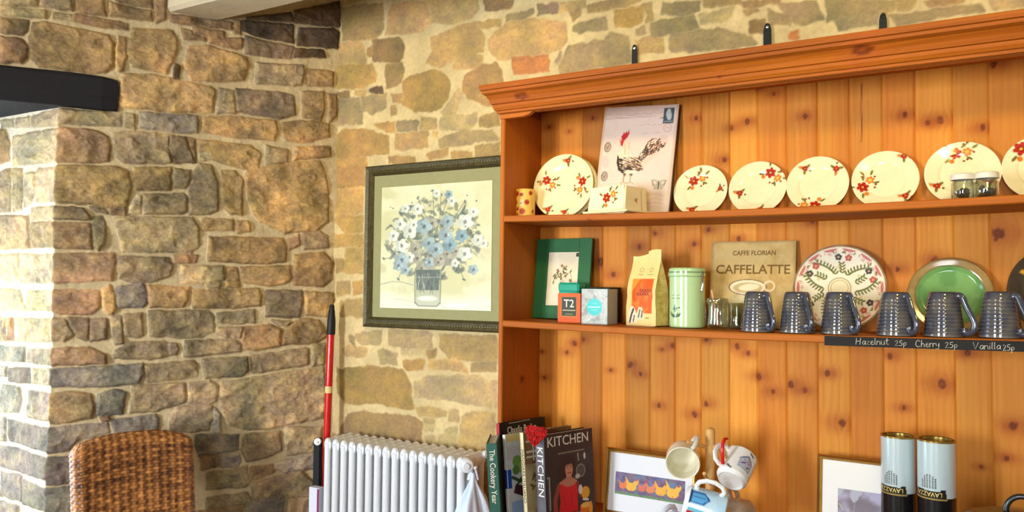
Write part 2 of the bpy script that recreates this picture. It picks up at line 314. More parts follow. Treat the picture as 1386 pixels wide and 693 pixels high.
STB[440, 430, 3.85] = """g:165,90 300,65 290,135 200,140 165,110|g:340,60 555,80 555,155 440,160 335,140|o:600,90 890,100 890,220 780,225 640,205 600,150|o:95,170 130,145 215,165 210,200 110,200|g:275,180 310,170 380,195 375,240 290,235
g:400,165 530,170 530,195 400,190|b:535,175 580,165 570,205 540,205|c:410,220 520,225 515,270 430,270|o:545,220 700,220 740,280 550,265|g:760,240 890,235 890,275 765,275|d:130,95 155,110 155,145 135,120
c:65,270 250,255 410,270 445,340 460,475 380,465 300,445 105,445 65,385|g:465,335 560,305 800,300 860,350 868,465 700,435 470,410|g:865,340 892,330 892,460 875,440|o:480,475 520,460 630,485 620,515 500,510|g:645,485 700,485 695,535 645,535
b:90,570 120,500 220,495 480,520 505,560 505,670 400,665 80,610|g:515,530 570,530 570,550 515,548|g:515,560 570,560 565,585 520,585|g:525,620 570,625 570,680 525,675|g:590,620 690,560 692,690 585,690|o:715,520 780,490 890,500 890,690 700,690"""
STB[660, 0, 5.775] = """b:0,0 200,0 180,60 60,80 0,75|g:140,130 350,75 345,110 290,145 150,160|d:390,50 545,35 545,95 395,115|o:570,30 770,0 770,60 570,95|b:645,95 730,75 725,130 670,155|o:790,50 1000,0 1190,0 1100,40 900,85 795,90
c:985,95 1200,45 1205,160 1110,205 1010,200|o:1215,30 1285,30 1285,150 1250,165|o:10,310 130,190 330,155 600,175 620,330 560,390 80,470 30,400|g:680,195 920,135 930,230 760,255 680,235|r:195,465 470,430 480,550 220,580
g:560,510 640,370 900,320 960,260 1090,290 1120,430 1120,490 560,580|d:530,490 570,415 570,440 540,500|g:1170,230 1230,200 1235,260 1170,260|o:1150,310 1280,295 1375,300 1375,400 1180,415"""
STB[880, 0, 5.775] = """g:100,30 380,20 380,90 250,125 100,110|o:410,0 700,0 700,30 430,50|o:720,10 1000,0 1000,20 740,55|g:390,130 520,80 640,60 630,120 560,160 400,190|g:10,180 340,130 370,220 160,260 10,280|g:530,230 780,290 830,345 300,400 170,400 160,270
o:740,90 830,70 850,90 760,120|b:780,180 890,150 885,260 790,260|g:920,90 1100,130 1080,200 940,170|g:1000,30 1280,10 1340,150 1200,190 1110,160|r:1110,260 1155,245 1150,295 1100,300"""
STB[1100, 0, 4.846] = """g:80,0 670,0 650,50 170,120 90,140|b:755,0 990,0 940,20 790,38|g:520,100 700,80 1080,30 1110,70 560,160|g:1170,0 1386,0 1386,30 1190,60|g:140,140 420,90 420,165 170,195"""
SCB = dict(k=(110, 92, 70), y=(200, 176, 130), s=(150, 142, 124), o=(172, 144, 96), b=(158, 130, 88), g=(168, 148, 106), d=(148, 130, 98), c=(178, 146, 90), r=(172, 116, 74))
SC = dict(o=(170, 140, 96), b=(152, 124, 90), g=(160, 140, 106), d=(138, 120, 94), k=(92, 76, 58), y=(190, 170, 134), r=(158, 126, 94), s=(144, 132, 114), c=(172, 134, 84))
TH = math.radians(30); DL = np.array([-math.sin(TH), -math.cos(TH), 0]); NL = np.array([math.cos(TH), -math.sin(TH), 0]); SP = .995
PC = DL*SP; YR = PC[1]; XR = PC[0]      # the pier's corner
def uv_left(px, py): p = at_plane(px, py, (0, 0, 0), NL); return p@DL, p[2]
def uv_rev(px, py): p = at(px, py, YR); return XR-p[0], p[2]
def uv_back(px, py): p = at(px, py, 0); return p[0], p[2]
def parse(D, uv):
    out = []
    for (ox, oy, k), s in D.items():
        for it in s.replace('\n', '|').split('|'):
            c, pts = it.split(':'); P = [tuple(float(v) for v in q.split(',')) for q in pts.split()]
            out.append((np.array([uv(ox+x/k, oy+y/k) for x, y in P]), c))
    return out
rng = np.random.RandomState(7)
def courses(u0, u1, z0, z1, keys, hmin=.07, hmax=.13, lmin=.12, lmax=.34, gap=.012):
    """random coursed rubble where the photograph does not look"""
    out = []; z = z0
    while z < z1-.04:
        h = rng.uniform(hmin, hmax); u = u0+rng.uniform(-.1, 0)
        while u < u1:
            L = rng.uniform(lmin, lmax)*(.6+h*4)
            a, b, c, d = max(u, u0)+gap/2, min(u+L, u1)-gap/2, z+gap/2, min(z+h, z1)-gap/2
            if b-a > .03 and d-c > .02:
                j = lambda: rng.uniform(-.006, .006)
                out.append((np.array([(a+j(), c+j()), ((a+b)/2, c+j()), (b+j(), c+j()), (b+j(), d+j()), ((a+b)/2, d+j()), (a+j(), d+j())]), keys[rng.randint(len(keys))]))
            u += L
        z += h
    return out
def sdf(P, x, y):
    d = np.full(x.shape, 1e9); ins = np.zeros(x.shape, bool); n = len(P)
    for i in range(n):
        x0, y0 = P[i]; x1, y1 = P[(i+1) % n]; dx, dy = x1-x0, y1-y0
        t = np.clip(((x-x0)*dx+(y-y0)*dy)/max(dx*dx+dy*dy, 1e-12), 0, 1); d = np.minimum(d, np.hypot(x-x0-t*dx, y-y0-t*dy))
        if y0 != y1: c = (y < y0) != (y < y1); ins ^= c & (x < (x1-x0)*(y-y0)/(y1-y0)+x0)
    return np.where(ins, d, -d)
def stone_field(U, Z, stones, amp, rough, mortar, rnd, seed, mrel, grow=0., pal=None, soft=.0035, vr=1.):
    """height and colour of a rubble wall sampled at the points U,Z"""
    f1 = fbm(U*38, Z*38, seed, 3)-.5; f2 = fbm(U*38+9, Z*38+31, seed+5, 3)-.5
    Uw = U+f1*rnd; Zw = Z+f2*rnd
    H = mrel*(fbm(U*60, Z*60, seed+2, 3)-.5); K = np.array(mortar)/255.*(.90+.2*fbm(U*14, Z*14, seed+3, 3))[..., None]
    big = fbm(U*9, Z*9, seed+8, 4); med = fbm(U*24, Z*34, seed+11, 4); fac = 1-abs(2*fbm(U*15, Z*20, seed+14, 3)-1)*2.0
    fine = fbm(U*150, Z*190, seed+19, 3)
    for k, (P, c) in enumerate(stones):
        a0, b0 = P.min(0)-.02; a1, b1 = P.max(0)+.02
        sel = np.nonzero((U >= a0) & (U <= a1) & (Z >= b0) & (Z <= b1))
        if not len(sel[0]): continue
        u, z = Uw[sel], Zw[sel]; d = sdf(P, u, z)-.0015+grow
        size = min(P.max(0)-P.min(0)); r = min(.016, size*.28)
        e = np.clip(d/r, 0, 1); prof = 1-(1-e)**2.4
        rs = np.random.RandomState(seed*1000+k); cu, cz = P.mean(0); tilt = rs.uniform(-1, 1, 2)*amp*.35/max(size, .05)
        h = amp*(.75+.5*rs.rand())*prof+prof*((med[sel]-.5)*rough+(fac[sel]-.5)*rough*.9+(fine[sel]-.5)*rough*.18)+prof*((U[sel]-cu)*tilt[0]+(Z[sel]-cz)*tilt[1])
        m = sstep(-.0005, soft, d); H[sel] = np.where(d > 0, np.maximum(H[sel]*(1-m)+h*m, H[sel]*.3), H[sel])
        base = np.array((pal or SC)[c])/255.*(.90+.2*rs.rand())*(1+rs.uniform(-.015, .015, 3))
        v = (1+vr*(.60*(big[sel]-.5)+.45*(med[sel]-.5)+.36*(fine[sel]-.5)))[:, None]
        tint = np.stack([1+.14*(big[sel]-.5), np.ones(len(d)), 1-.22*(med[sel]-.5)], -1)
        col = base*v*tint; m = m[:, None]; K[sel] = K[sel]*(1-m)+col*m
    return H, np.clip(K, 0, 1)
def join_grids(name, parts, mats):
    """several (P, colour) grids -> one mesh"""
    vs = []; cs = []; qs = []; b = 0
    for P, c in parts:
        nv, nu = P.shape[:2]; I = np.arange(nv*nu).reshape(nv, nu)+b; b += nv*nu
        qs.append(np.stack([I[:-1, :-1], I[:-1, 1:], I[1:, 1:], I[1:, :-1]], -1).reshape(-1, 4)); vs.append(P.reshape(-1, 3)); cs.append(c.reshape(-1, 3))
    V = np.concatenate(vs); Cc = np.concatenate(cs); q = np.concatenate(qs)
    me = bpy.data.meshes.new(name); me.vertices.add(len(V)); me.vertices.foreach_set('co', V.astype(np.float32).ravel()); me.loops.add(q.size); me.loops.foreach_set('vertex_index', q.astype(np.int32).ravel())
    me.polygons.add(len(q)); me.polygons.foreach_set('loop_start', (np.arange(len(q))*4).astype(np.int32)); me.polygons.foreach_set('loop_total', np.full(len(q), 4, np.int32)); me.polygons.foreach_set('use_smooth', np.ones(len(q), bool))
    me.update(calc_edges=True); a = me.color_attributes.new('Col', 'FLOAT_COLOR', 'POINT'); a.data.foreach_set('color', np.concatenate([s2l(Cc), np.ones((len(Cc), 1))], 1).astype(np.float32).ravel())
    return link(name, me, None, [mats])
m_stone = mat('rubble_stone', attr=True, rough=.92, noise=.16, nscale=90, bump=.5, bscale=220, spec=.25)
m_stone_b = mat('pointed_stone', attr=True, rough=.95, noise=.12, nscale=70, bump=.35, bscale=200, spec=.2)

def push(st, u_lim, zmax, d):        # stones that end at the pier's corner run round it
    for P, c in st:
        s = (abs(P[:, 0]-u_lim) < .028) & (P[:, 1] < zmax); P[s, 0] += d
    return st
A = push(parse(STL, uv_left), SP, 2.06, .07); Rv = push(parse(STR, uv_rev), 0, 2.06, -.07)
A += courses(0, SP+.05, 0, .60, 'gsbd')+courses(1.2, 2.6, 2.17, 2.74, 'obg')+courses(0, 1.2, 2.66, 2.75, 'ob', .06, .09)+courses(.56, .87, .60, .85, 'gsb')
Rv += courses(-.05, .56, 0, .60, 'sgy')+courses(.44, .58, .60, 2.05, 'yg', .08, .12)
rev_top = [(np.array([uv_rev(x, y) for x, y in q]), 'y') for q in (((2, 163), (20, 162), (20, 172), (2, 174)), ((24, 161), (41, 158), (41, 172), (24, 173)), ((44, 157), (70, 149), (90, 147), (90, 170), (44, 172)))]
Rv += push(rev_top, 0, 3, -.05)
MORT_L = (200, 180, 140)
t1 = np.arange(-.034, SP+.50, .0034); t1 = np.concatenate([t1, [SP+.56]]); z1 = np.concatenate([np.arange(0, .58, .02), np.arange(.58, 2.052, .0034), [2.055]])
T, Z = np.meshgrid(t1, z1)
HA, CA = stone_field(np.minimum(T, SP+.06), Z, A, .012, .008, MORT_L, .008, 3, .004, .0070)
HR, CR = stone_field(T-SP, Z, Rv, .008, .008, (214, 202, 176), .008, 4, .004, .006, None, .005, .8)
wr = sstep(-.004, .004, T-SP)
H = HA*(1-wr)+HR*wr; K = CA*(1-wr[..., None])+CR*wr[..., None]
ang = np.clip((T-SP)/.018, -1, 1)*.5+.5                       # rounded corner between the two normals
Nn = (1-ang)[..., None]*NL+ang[..., None]*np.array([0, -1, 0]); Nn /= np.linalg.norm(Nn, axis=-1, keepdims=True)
base = np.where((T <= SP)[..., None], T[..., None]*DL, PC+(T-SP)[..., None]*np.array([-1, 0, 0]))
wav = (fbm(T*4, Z*4, 77, 2)-.5)*.02*sstep(0, .1, T)
P1 = base+(H+wav)[..., None]*Nn; P1[..., 2] += Z
parts = [(P1, K)]
for s0, s1, za, zb, st in ((-.03, SP, 2.05, 2.75, .0036), (SP, 1.25, 2.15, 2.75, .0036), (1.25, 2.6, 2.15, 2.75, .012)):
    S, Z = np.meshgrid(np.append(np.arange(s0, s1, st), s1), np.append(np.arange(za, zb, st), zb))
    H, K = stone_field(S, Z, A, .012, .008, MORT_L, .008, 3, .004, .0070); wav = (fbm(S*4, Z*4, 77, 2)-.5)*.02*sstep(0, .1, S)
    P = S[..., None]*DL+(H+wav)[..., None]*NL; P[..., 2] += Z; parts.append((P, K))
# far side of the opening, its sill, top and the plain wall towards the room's front
def quadgrid(a, b, c, d, n=6):
    u, v = np.meshgrid(np.linspace(0, 1, n), np.linspace(0, 1, n)); a, b, c, d = (np.array(q, float) for q in (a, b, c, d))
    P = (1-v)[..., None]*((1-u)[..., None]*a+u[..., None]*b)+v[..., None]*((1-u)[..., None]*d+u[..., None]*c)
    return P, np.broadcast_to(np.array(MORT_L)/255., P.shape)
W0 = (-1.04, YR); S2 = DL*2.3; W1 = (S2[0]-.545, S2[1])
parts.append(quadgrid((S2[0], S2[1], 0), (W1[0], W1[1], 0), (W1[0], W1[1], 2.15), (S2[0], S2[1], 2.15)))
parts.append(quadgrid((S2[0], S2[1], 0), tuple(DL*2.6), (*(DL*2.6)[:2], 2.15), (S2[0], S2[1], 2.15)))
parts.append(quadgrid((XR, YR, 2.15), (S2[0], S2[1], 2.15), (W1[0], W1[1], 2.15), (W0[0], W0[1], 2.15)))
parts.append(quadgrid((XR, YR, .42), (S2[0], S2[1], .42), (S2[0], S2[1], 0), (XR, YR, 0)))
parts.append(quadgrid((XR, YR, .42), (S2[0], S2[1], .42), (W1[0], W1[1], .42), (W0[0], W0[1], .42)))
E1 = DL*2.6
parts.append(quadgrid((E1[0], E1[1], 0), (E1[0], -5.2, 0), (E1[0], -5.2, 2.75), (E1[0], E1[1], 2.75)))
struct(join_grids('wall_left', parts, m_stone))
# back wall: flush-pointed stones
B = parse(STB, uv_back)
B += courses(0, 1.0, 0, .84, 'gob')+courses(.2, .95, 1.30, 1.90, 'cog', .08, .13)+courses(1.0, 3.6, 0, 2.0, 'ogb', .1, .2, .2, .4)+courses(2.46, 3.6, 2.02, 2.75, 'ogb', .1, .16)+courses(.0, .35, 2.66, 2.75, 'ob', .05, .08)
parts = []
for x0, x1, za, zb, st in ((-.03, 1.0, 0, .62, .02), (-.03, 1.0, .62, 2.75, .0036), (1.0, 2.46, 2.02, 2.75, .0036), (2.46, 3.6, 2.02, 2.75, .02), (1.0, 3.6, 0, 2.02, .03)):
    X, Z = np.meshgrid(np.append(np.arange(x0, x1, st), x1), np.append(np.arange(za, zb, st), zb))
    H, K = stone_field(X, Z, B, .0012, .0028, (210, 188, 138), .018, 21, .0030, .010, SCB, .008, .45)
    H = H+(fbm(X*7, Z*7, 91, 2)-.5)*.014
    parts.append((np.stack([X, -H, Z], -1), K))
struct(join_grids('wall_back', parts, m_stone_b))
# plain shell behind the camera
m_plaster = mat('cream_plaster', (.80, .76, .68), .9, noise=.06, nscale=6, bump=.2, bscale=80)
m_floor = mat('stone_flag_floor', (.46, .40, .33), .7, noise=.3, nscale=7, bump=.2, bscale=30)
m_white = mat('white_paint', (.86, .85, .82), .45, noise=.03)
struct(MB().box(-1.9, 3.7, -5.3, .05, -.05, 0).build('floor', m_floor))
struct(MB().box(-1.9, 3.7, -5.3, .05, 2.75, 2.80).build('ceiling', m_plaster))
struct(MB().box(3.6, 3.68, -5.3, .05, 0, 2.75).build('wall_right', m_plaster))
fw = MB()
for a, b, c, d in ((-1.4, -.87, 0, 2.75), (-.87, .07, 0, .64), (-.87, .07, 2.2, 2.75), (.07, 1.88, 0, 2.75), (1.88, 2.82, 0, .64), (1.88, 2.82, 2.2, 2.75), (2.82, 3.7, 0, 2.75)): fw.box(a, b, -5.28, -5.2, c, d)
struct(fw.build('wall_front', m_plaster))
m_glass = mat('window_glass', (1, 1, 1), .02, alpha=.10)
for k, x0 in enumerate((-.87, 1.88)):
    x1 = x0+.94; dr = MB(); dr.box(x0, x0+.05, -5.27, -5.21, .64, 2.2); dr.box(x1-.05, x1, -5.27, -5.21, .64, 2.2); dr.box(x0+.05, x1-.05, -5.27, -5.21, .64, .69); dr.box(x0+.05, x1-.05, -5.27, -5.21, 2.15, 2.2); dr.box(x0+.455, x0+.485, -5.25, -5.22, .69, 2.15)
    for z in (1.05, 1.42, 1.79): dr.box(x0+.05, x1-.05, -5.25, -5.22, z-.010, z+.010)
    wo = struct(dr.build('window_%d' % (k+2), m_white)); MB().box(x0+.05, x1-.05, -5.238, -5.234, .69, 2.15).build('window_pane', m_glass, wo)
# window in the opening
dW = np.array([W1[0]-W0[0], W1[1]-W0[1]]); LW = np.hypot(*dW); TW = Matrix.Translation((W0[0], W0[1], 0)) @ Matrix.Rotation(math.atan2(dW[1], dW[0]), 4, 'Z')
wd = MB()
for a, b, c, d in ((0, .05, .42, 2.15), (LW-.05, LW, .42, 2.15), (.05, LW-.05, .42, .48), (.05, LW-.05, 2.09, 2.15), (LW/3-.012, LW/3+.012, .48, 2.09), (2*LW/3-.012, 2*LW/3+.012, .48, 2.09), (.05, LW-.05, 1.0, 1.025), (.05, LW-.05, 1.55, 1.575)):
    wd.box(a, b, -.05, 0, c, d, T=TW)
wd_o = struct(wd.build('window_1', m_white)); MB().box(.05, LW-.05, -.028, -.024, .48, 2.09, T=TW).build('window_pane', m_glass, wd_o)
# dark timber lintel over the opening
q = [uv_left(160, 107), uv_left(155, 150), uv_left(0, 90)]
lt = MB(); TL = Matrix(((DL[0], -NL[0], 0, 0), (DL[1], -NL[1], 0, 0), (0, 0, 1, 0), (0, 0, 0, 1)))
s0 = q[0][0]
pr = [(-.028, 2.062), (-.022, 2.056), (.40, 2.056), (.40, 2.175), (-.018, 2.177), (-.028, 2.165), (-.030, 2.11), (-.026, 2.098)]
sv = []; nS = 30
for i in range(nS+1):
    s = s0+(2.34-s0)*i/nS; k = .93 if i == 0 else 1.
    for j, (y, z) in enumerate(pr): sv.append((s+(.006 if i == 0 and j in (0, 4) else 0), y+.003*math.sin(s*9+j)+(.006 if i == 0 else 0), 2.117+(z-2.117)*k+.0025*math.sin(s*13+j*2)))
n8 = len(pr); sf = [(i*n8+j, i*n8+(j+1) % n8, (i+1)*n8+(j+1) % n8, (i+1)*n8+j) for i in range(nS) for j in range(n8)]+[tuple(range(n8)), tuple(nS*n8+j for j in range(n8))]
lt.add(sv, sf, T=TL)
m_dark = mat('dark_stained_oak', (.060, .040, .075), .75, noise=.35, nscale=20, stretch=(1, 1, 8), bump=.3, bscale=60)
struct(lt.build('trim_1', m_dark))
# plastered ceiling beam running out of the left wall
m_beam = mat('limewashed_beam', (.80, .74, .62), .85, noise=.10, nscale=8, bump=.4, bscale=40)
yN, yF, zb = -.575, -.405, 2.455
bv = []; nb = 40
for i in range(nb+1):
    x = -.42+4.0*i/nb
    wz = .008*(vnoise(np.array([x*5.]), np.array([1.]), 3)[0]-.5); wy = .010*(vnoise(np.array([x*6.]), np.array([5.]), 4)[0]-.5)
    bv += [(x, yN+wy+.012, zb+wz), (x, yN+wy, zb+.015), (x, yN, 2.76), (x, yF, 2.76), (x, yF+wy, zb+.012+wz), (x, yF+wy-.012, zb+wz)]
bf = [(i*6+j, i*6+(j+1) % 6, (i+1)*6+(j+1) % 6, (i+1)*6+j) for i in range(nb) for j in range(6)]+[tuple(range(6)), tuple(nb*6+j for j in range(6))]
struct(MB().add(bv, bf).build('trim_2', m_beam))

# ---------------------------------------------------------------- pine dresser
DX0, DX1 = .957, 2.95            # outer sides of the shelf unit
YF, YB = -.28, -.030             # front edge of the shelves, face of the back boards
def sag(x): return -.009*math.sin(PI*min(max((x-.96)/1.42, 0), 1))
def z_top(x): return 1.6705+sag(x)       # upper shelf
def z_mid(x): return 1.3378+sag(x)       # lower shelf
ZW = .742                                # worktop
def wood(a, g, base, dark, seed, knots=(), ring=1.0, freq=70.):
    """pine figure: a across the grain, g along it; knots (a, g, r)"""
    aa = a.copy()
    for ka, kg, r in knots:
        da = a-ka; e = np.exp(-((g-kg)/(r*3.2))**2-(da/(r*4.))**2); aa = aa-da*e*.75
    v = aa+.045*fbm(aa*6, g*.9, seed, 3)
    rings = .5+.5*np.sin(2*PI*v*freq+3*fbm(aa*10, g*1.2, seed+3, 2)); fine = fbm(aa*260, g*7, seed+5, 3); broad = fbm(aa*9, g*1.1, seed+9, 3)
    t = np.clip(.14*ring*rings**2+.42*(fine-.35)+.95*(broad-.38), 0, 1)
    K = np.array(base)/255.*(1-t[..., None])+np.array(dark)/255.*t[..., None]
    red = np.array((176, 88, 26))/255.; kn = np.array((110, 48, 16))/255.
    for ka, kg, r in knots:
        d = np.sqrt(((a-ka)/r)**2+((g-kg)/(r*1.35))**2)+.9*(fbm(a*110, g*80, seed+30, 2)-.5)
        halo = np.exp(-((g-kg)/(r*2.8))**2-((a-ka)/(r*5.0))**2)*(.60+.7*fbm(aa*120, g*30, seed+40, 2)); m = np.clip(halo*.8, 0, .8)[..., None]
        K = K*(1-m)+red*m; m = sstep(1.15, .75, d)[..., None]*.85; K = K*(1-m)+kn*m
        m = (sstep(.45, .2, d)*.5)[..., None]; K = K*(1-m)+red*m
    return np.clip(K, 0, 1)
m_pine = mat('pine_boards', attr=True, rough=.55, coat=.0, bump=.08, bscale=40, stretch=(6, 6, .6), spec=.22)
PINE = ((232, 156, 62), (196, 104, 30)); HONEY = ((186, 104, 30), (144, 68, 15)); DEEPW = ((178, 100, 48), (130, 64, 30))
dresser = empty('pine_dresser', (0, 0, 0)); tag(dresser, 'honey pine plate-rack dresser with plank back, two shelves and moulded cornice against the stone wall', 'dresser')
# back boards, each joint where the photograph shows it
ed = [at(x, 520, YB)[0] for x in (732, 752.7, 785, 814.5, 846.7, 880, 914, 949.4, 988, 1026, 1065.5, 1108, 1151.8, 1197, 1242, 1294, 1343.5)]
while ed[-1] < DX1-.10: ed.append(ed[-1]+.082)
ed[0] = DX0+.012; ed.append(DX1-.01)
KN = [(777.6, 464.8, 5), (789.7, 459, 3), (767.6, 477, 3), (737, 511, 2.5), (733.6, 476, 2), (826.7, 501, 2), (853.3, 493.6, 5), (867, 506.7, 3), (896, 473, 2), (910, 468, 3), (892, 549, 3), (955.8, 459.4, 3.5), (998, 468.8, 4.5), (1012.4, 478.5, 3),
      (955.5, 546, 4), (940.3, 561, 5), (1046.7, 530, 4), (1027.6, 509.4, 4), (1089.7, 528.5, 3), (1071, 521, 6), (1140, 573.5, 8), (1223.5, 552, 2.5), (1372, 577, 6), (1327.8, 632, 2), (1120, 505, 4), (1275, 520, 8), (1205, 482, 3), (1362, 620, 3), (1310, 478, 5),
      (886.7, 315.8, 4), (865.5, 334, 4), (812.8, 354, 8), (830, 372, 6), (959, 311, 3), (999.7, 323, 3), (1214.6, 364.5, 3.5), (1266, 353, 6), (1350, 316, 12), (1100, 300, 3), (940, 330, 3), (990, 173, 3), (1011.5, 165, 4), (1273, 163, 6), (980.6, 216, 5),
      (802, 159.8, 3.5), (942.4, 159.8, 4), (743.6, 172, 3), (1028, 118, 3), (1089.5, 157, 3.5), (1224.6, 156, 4), (1256, 166, 4), (1047.6, 127, 2), (1330.5, 173, 4), (1345, 86, 5), (770, 178, 2)]
xs = [ed[0]]
for a, b in zip(ed, ed[1:]): xs += [a+.0012]+list(np.linspace(a+.0045, b-.0045, max(3, int((b-a)/.0036))))+[b-.0012, b]
xs = np.array(xs); zs = np.arange(ZW, 2.058, .0042)
X, Z = np.meshgrid(xs, zs); pid = np.searchsorted(ed, X.ravel()-1e-9).reshape(X.shape); K = np.zeros(X.shape+(3,))
KW = [(at(x, y, YB)[0], at(x, y, YB)[2], (min(r, 3)+.45*max(r-3, 0))*.0019) for x, y, r in KN]
rs = np.random.RandomState(3)
for k in range(1, len(ed)):
    sel = pid[0] == k
    if not sel.any(): continue
    a0, a1 = ed[k-1], ed[k]; tn = rs.uniform(.84, 1.06); rd = rs.uniform(.95, 1.02)
    kk = [q for q in KW if a0-.006 < q[0] < a1+.006]
    cK = wood(X[:, sel], Z[:, sel]+k*3.7, PINE[0], PINE[1], 100+k, [(q[0], q[1]+k*3.7, q[2]) for q in kk], ring=rs.uniform(.7, 1.6), freq=rs.uniform(40, 90))
    K[:, sel] = cK*np.array([tn, tn*rd, tn*rd*.97])
dist = np.min(np.abs(X[0][:, None]-np.array(ed)[None, :]), 1); gd = .0042*np.clip(1-dist/.0046, 0, 1)
P = np.stack([X, YB+np.broadcast_to(gd, X.shape), Z], -1)
cxk = at(1166, 150, YB)[0]; mk = (np.exp(-((X-cxk-.001*np.sin(Z*60))/.0016)**2)*((Z > at(1166, 192, YB)[2]) & (Z < at(1166, 112, YB)[2])))[..., None]*.8; K = K*(1-mk)+np.array((110, 50, 20))/255.*mk
ev = [(x, y, z) for x in (ed[0], ed[-1]) for y in (YB+.004, YB+.016) for z in (ZW, 2.056)]
grid_mesh('back_boards', P, K, [m_pine], dresser, smooth=True, extra=(ev, [(0, 1, 3, 2), (4, 6, 7, 5), (0, 4, 5, 1), (2, 3, 7, 6), (0, 2, 6, 4), (1, 5, 7, 3)], 0, np.array(DEEPW[0])/255.))
def board(name, x0, x1, y0, y1, z0, z1, pal, seed, parent, axis='x', knots=(), res=.006, bev=.003, dz=None):
    """a plank as a rounded-section extrusion along its grain with painted figure. axis = grain direction"""
    if axis == 'x': L0, L1, A0, A1, B0, B1 = x0, x1, y0, y1, z0, z1
    else: L0, L1, A0, A1, B0, B1 = z0, z1, x0, x1, y0, y1
    g = np.linspace(L0, L1, max(2, int((L1-L0)/.008)))
    def seg(a, b): n = max(1, int(np.hypot(b[0]-a[0], b[1]-a[1])/res)); return [(a[0]+(b[0]-a[0])*i/n, a[1]+(b[1]-a[1])*i/n) for i in range(n)]
    bv = min(bev, (A1-A0)/3, (B1-B0)/3); c = [(A0+bv, B0), (A1-bv, B0), (A1, B0+bv), (A1, B1-bv), (A1-bv, B1), (A0+bv, B1), (A0, B1-bv), (A0, B0+bv)]
    ring = []
    for a, b in zip(c, c[1:]+c[:1]): ring += seg(a, b)
    ring = np.array(ring); R, G = np.meshgrid(np.arange(len(ring)), g); a = ring[R, 0]; b = ring[R, 1]
    K = wood(a+b*.8, G, pal[0], pal[1], seed, [(k[1], k[0], k[2]) for k in knots], ring=1.3)
    P = np.stack([G, a, b], -1) if axis == 'x' else np.stack([a, b, G], -1)
    if dz is not None: P[..., 2] += np.vectorize(dz)(P[..., 0])
    n = len(ring); e0 = [tuple(P[0, i]) for i in range(n)]; e1 = [tuple(P[-1, i]) for i in range(n)]
    return grid_mesh(name, P, K, [m_pine], parent, smooth=False, closed_u=True, extra=(e0+e1, [tuple(range(n)), tuple(range(n, 2*n))[::-1]], 0, np.array(pal[0])/255.))
board('side_panel', DX0, DX0+.016, YF, -.014, ZW, 2.02, HONEY, 11, dresser, axis='z', knots=[(1.66, DX0-.1, .012), (1.14, DX0-.12+.016, .01)], res=.01)
board('side_panel', DX1-.016, DX1, YF, -.014, ZW, 2.02, HONEY, 12, dresser, axis='z', res=.01)
board('shelf', DX0+.016, DX1-.016, YF, YB-.001, 1.6505, 1.6705, HONEY, 13, dresser, knots=[(1.27, -.28+1.32, .006)], dz=sag)
board('shelf', DX0+.016, DX1-.016, YF, YB-.001, 1.3178, 1.3378, HONEY, 14, dresser, knots=[(1.35, .8, .005)], dz=sag)
board('roof_board', DX0+.016, DX1-.016, YF+.02, YB-.001, 2.046, 2.060, HONEY, 15, dresser)
# frieze under the cornice, its lower edge cut to an ogee at the left end
zc0 = at(1000, 117, YF)[2]; zl = at(700, 159, YF)[2]; fz1 = 2.045
fx = [DX0, DX0+.03, DX0+.085, DX0+.105, DX0+.12, DX0+.135, DX0+.16]; fzv = [zl, zl, zl+.001, zl+.006, zl+.016, zc0-.003, zc0]
gx = np.concatenate([np.linspace(DX0, DX0+.17, 40), np.arange(DX0+.18, DX1, .008), [DX1]]); zz = np.interp(gx, fx, fzv); zz = np.where(gx > DX1-.16, np.interp(DX1+DX0-gx, fx, fzv), zz)
tt = np.linspace(0, 1, 9); GX, TT = np.meshgrid(gx, tt); ZZ = zz[None, :]*(1-TT)+fz1*TT
K = wood(ZZ, GX, HONEY[0], HONEY[1], 16, [(2.0, 1.33, .007)], ring=1.2)
P = np.stack([GX, np.full(GX.shape, YF-.004), ZZ], -1); Pb = P.copy(); Pb[..., 1] = YF+.014
Pall = np.concatenate([Pb[::-1], P[:1]*0+P[:1], P[1:]], 0); Kall = np.concatenate([K[::-1], K], 0)
grid_mesh('frieze', Pall, Kall, [m_pine], dresser, smooth=False)
# cornice moulding: profile (outwards, up) swept along the left end, the front and the right end
prof = [(.000, 1.995), (.010, 1.997), (.011, 2.004), (.016, 2.005), (.022, 2.014), (.023, 2.022), (.029, 2.024), (.034, 2.036), (.043, 2.048), (.055, 2.054), (.056, 2.062), (.062, 2.064), (.064, 2.071), (.064, 2.0795), (.058, 2.0805)]
pf = []
for a, b in zip(prof, prof[1:]): pf += [(a[0]+(b[0]-a[0])*i/3, a[1]+(b[1]-a[1])*i/3) for i in range(3)]
pf += [prof[-1], (-.02, 2.0805), (-.02, 1.995)]; pf = np.array(pf)
path = [(DX0-1.0*0, -.014, -1, 0)]
gy = np.linspace(-.014, YF, 30); sw = [(DX0, y, -1, 0 if y > YF else -1) for y in gy]+[(x, YF, 0, -1) for x in np.arange(DX0+.07, DX1-.07, .01)]+[(DX1, y, 1, 0 if y > YF else -1) for y in gy[::-1]]
sw = np.array(sw); S, Q = np.meshgrid(np.arange(len(sw)), np.arange(len(pf)), indexing='ij'); o = pf[Q, 0]
COR = ((184, 102, 22), (128, 60, 10))
P = np.stack([sw[S, 0]+sw[S, 2]*o*.64, sw[S, 1]+sw[S, 3]*o-.004*(sw[S, 3] != 0), pf[Q, 1]], -1)
K = wood(pf[Q, 1]*1.0+o*.7, P[..., 0]+P[..., 1]*.3, COR[0], COR[1], 17, [(2.062, at(705, 118, -.33)[0]-.1, .015), (2.070, at(1168, 62, -.33)[0]-.1, .017), (2.04, at(975, 98, -.33)[0]-.1, .005)], ring=1.5, freq=110)
nE = len(pf); grid_mesh('cornice', P, K, [m_pine], dresser, smooth=False)
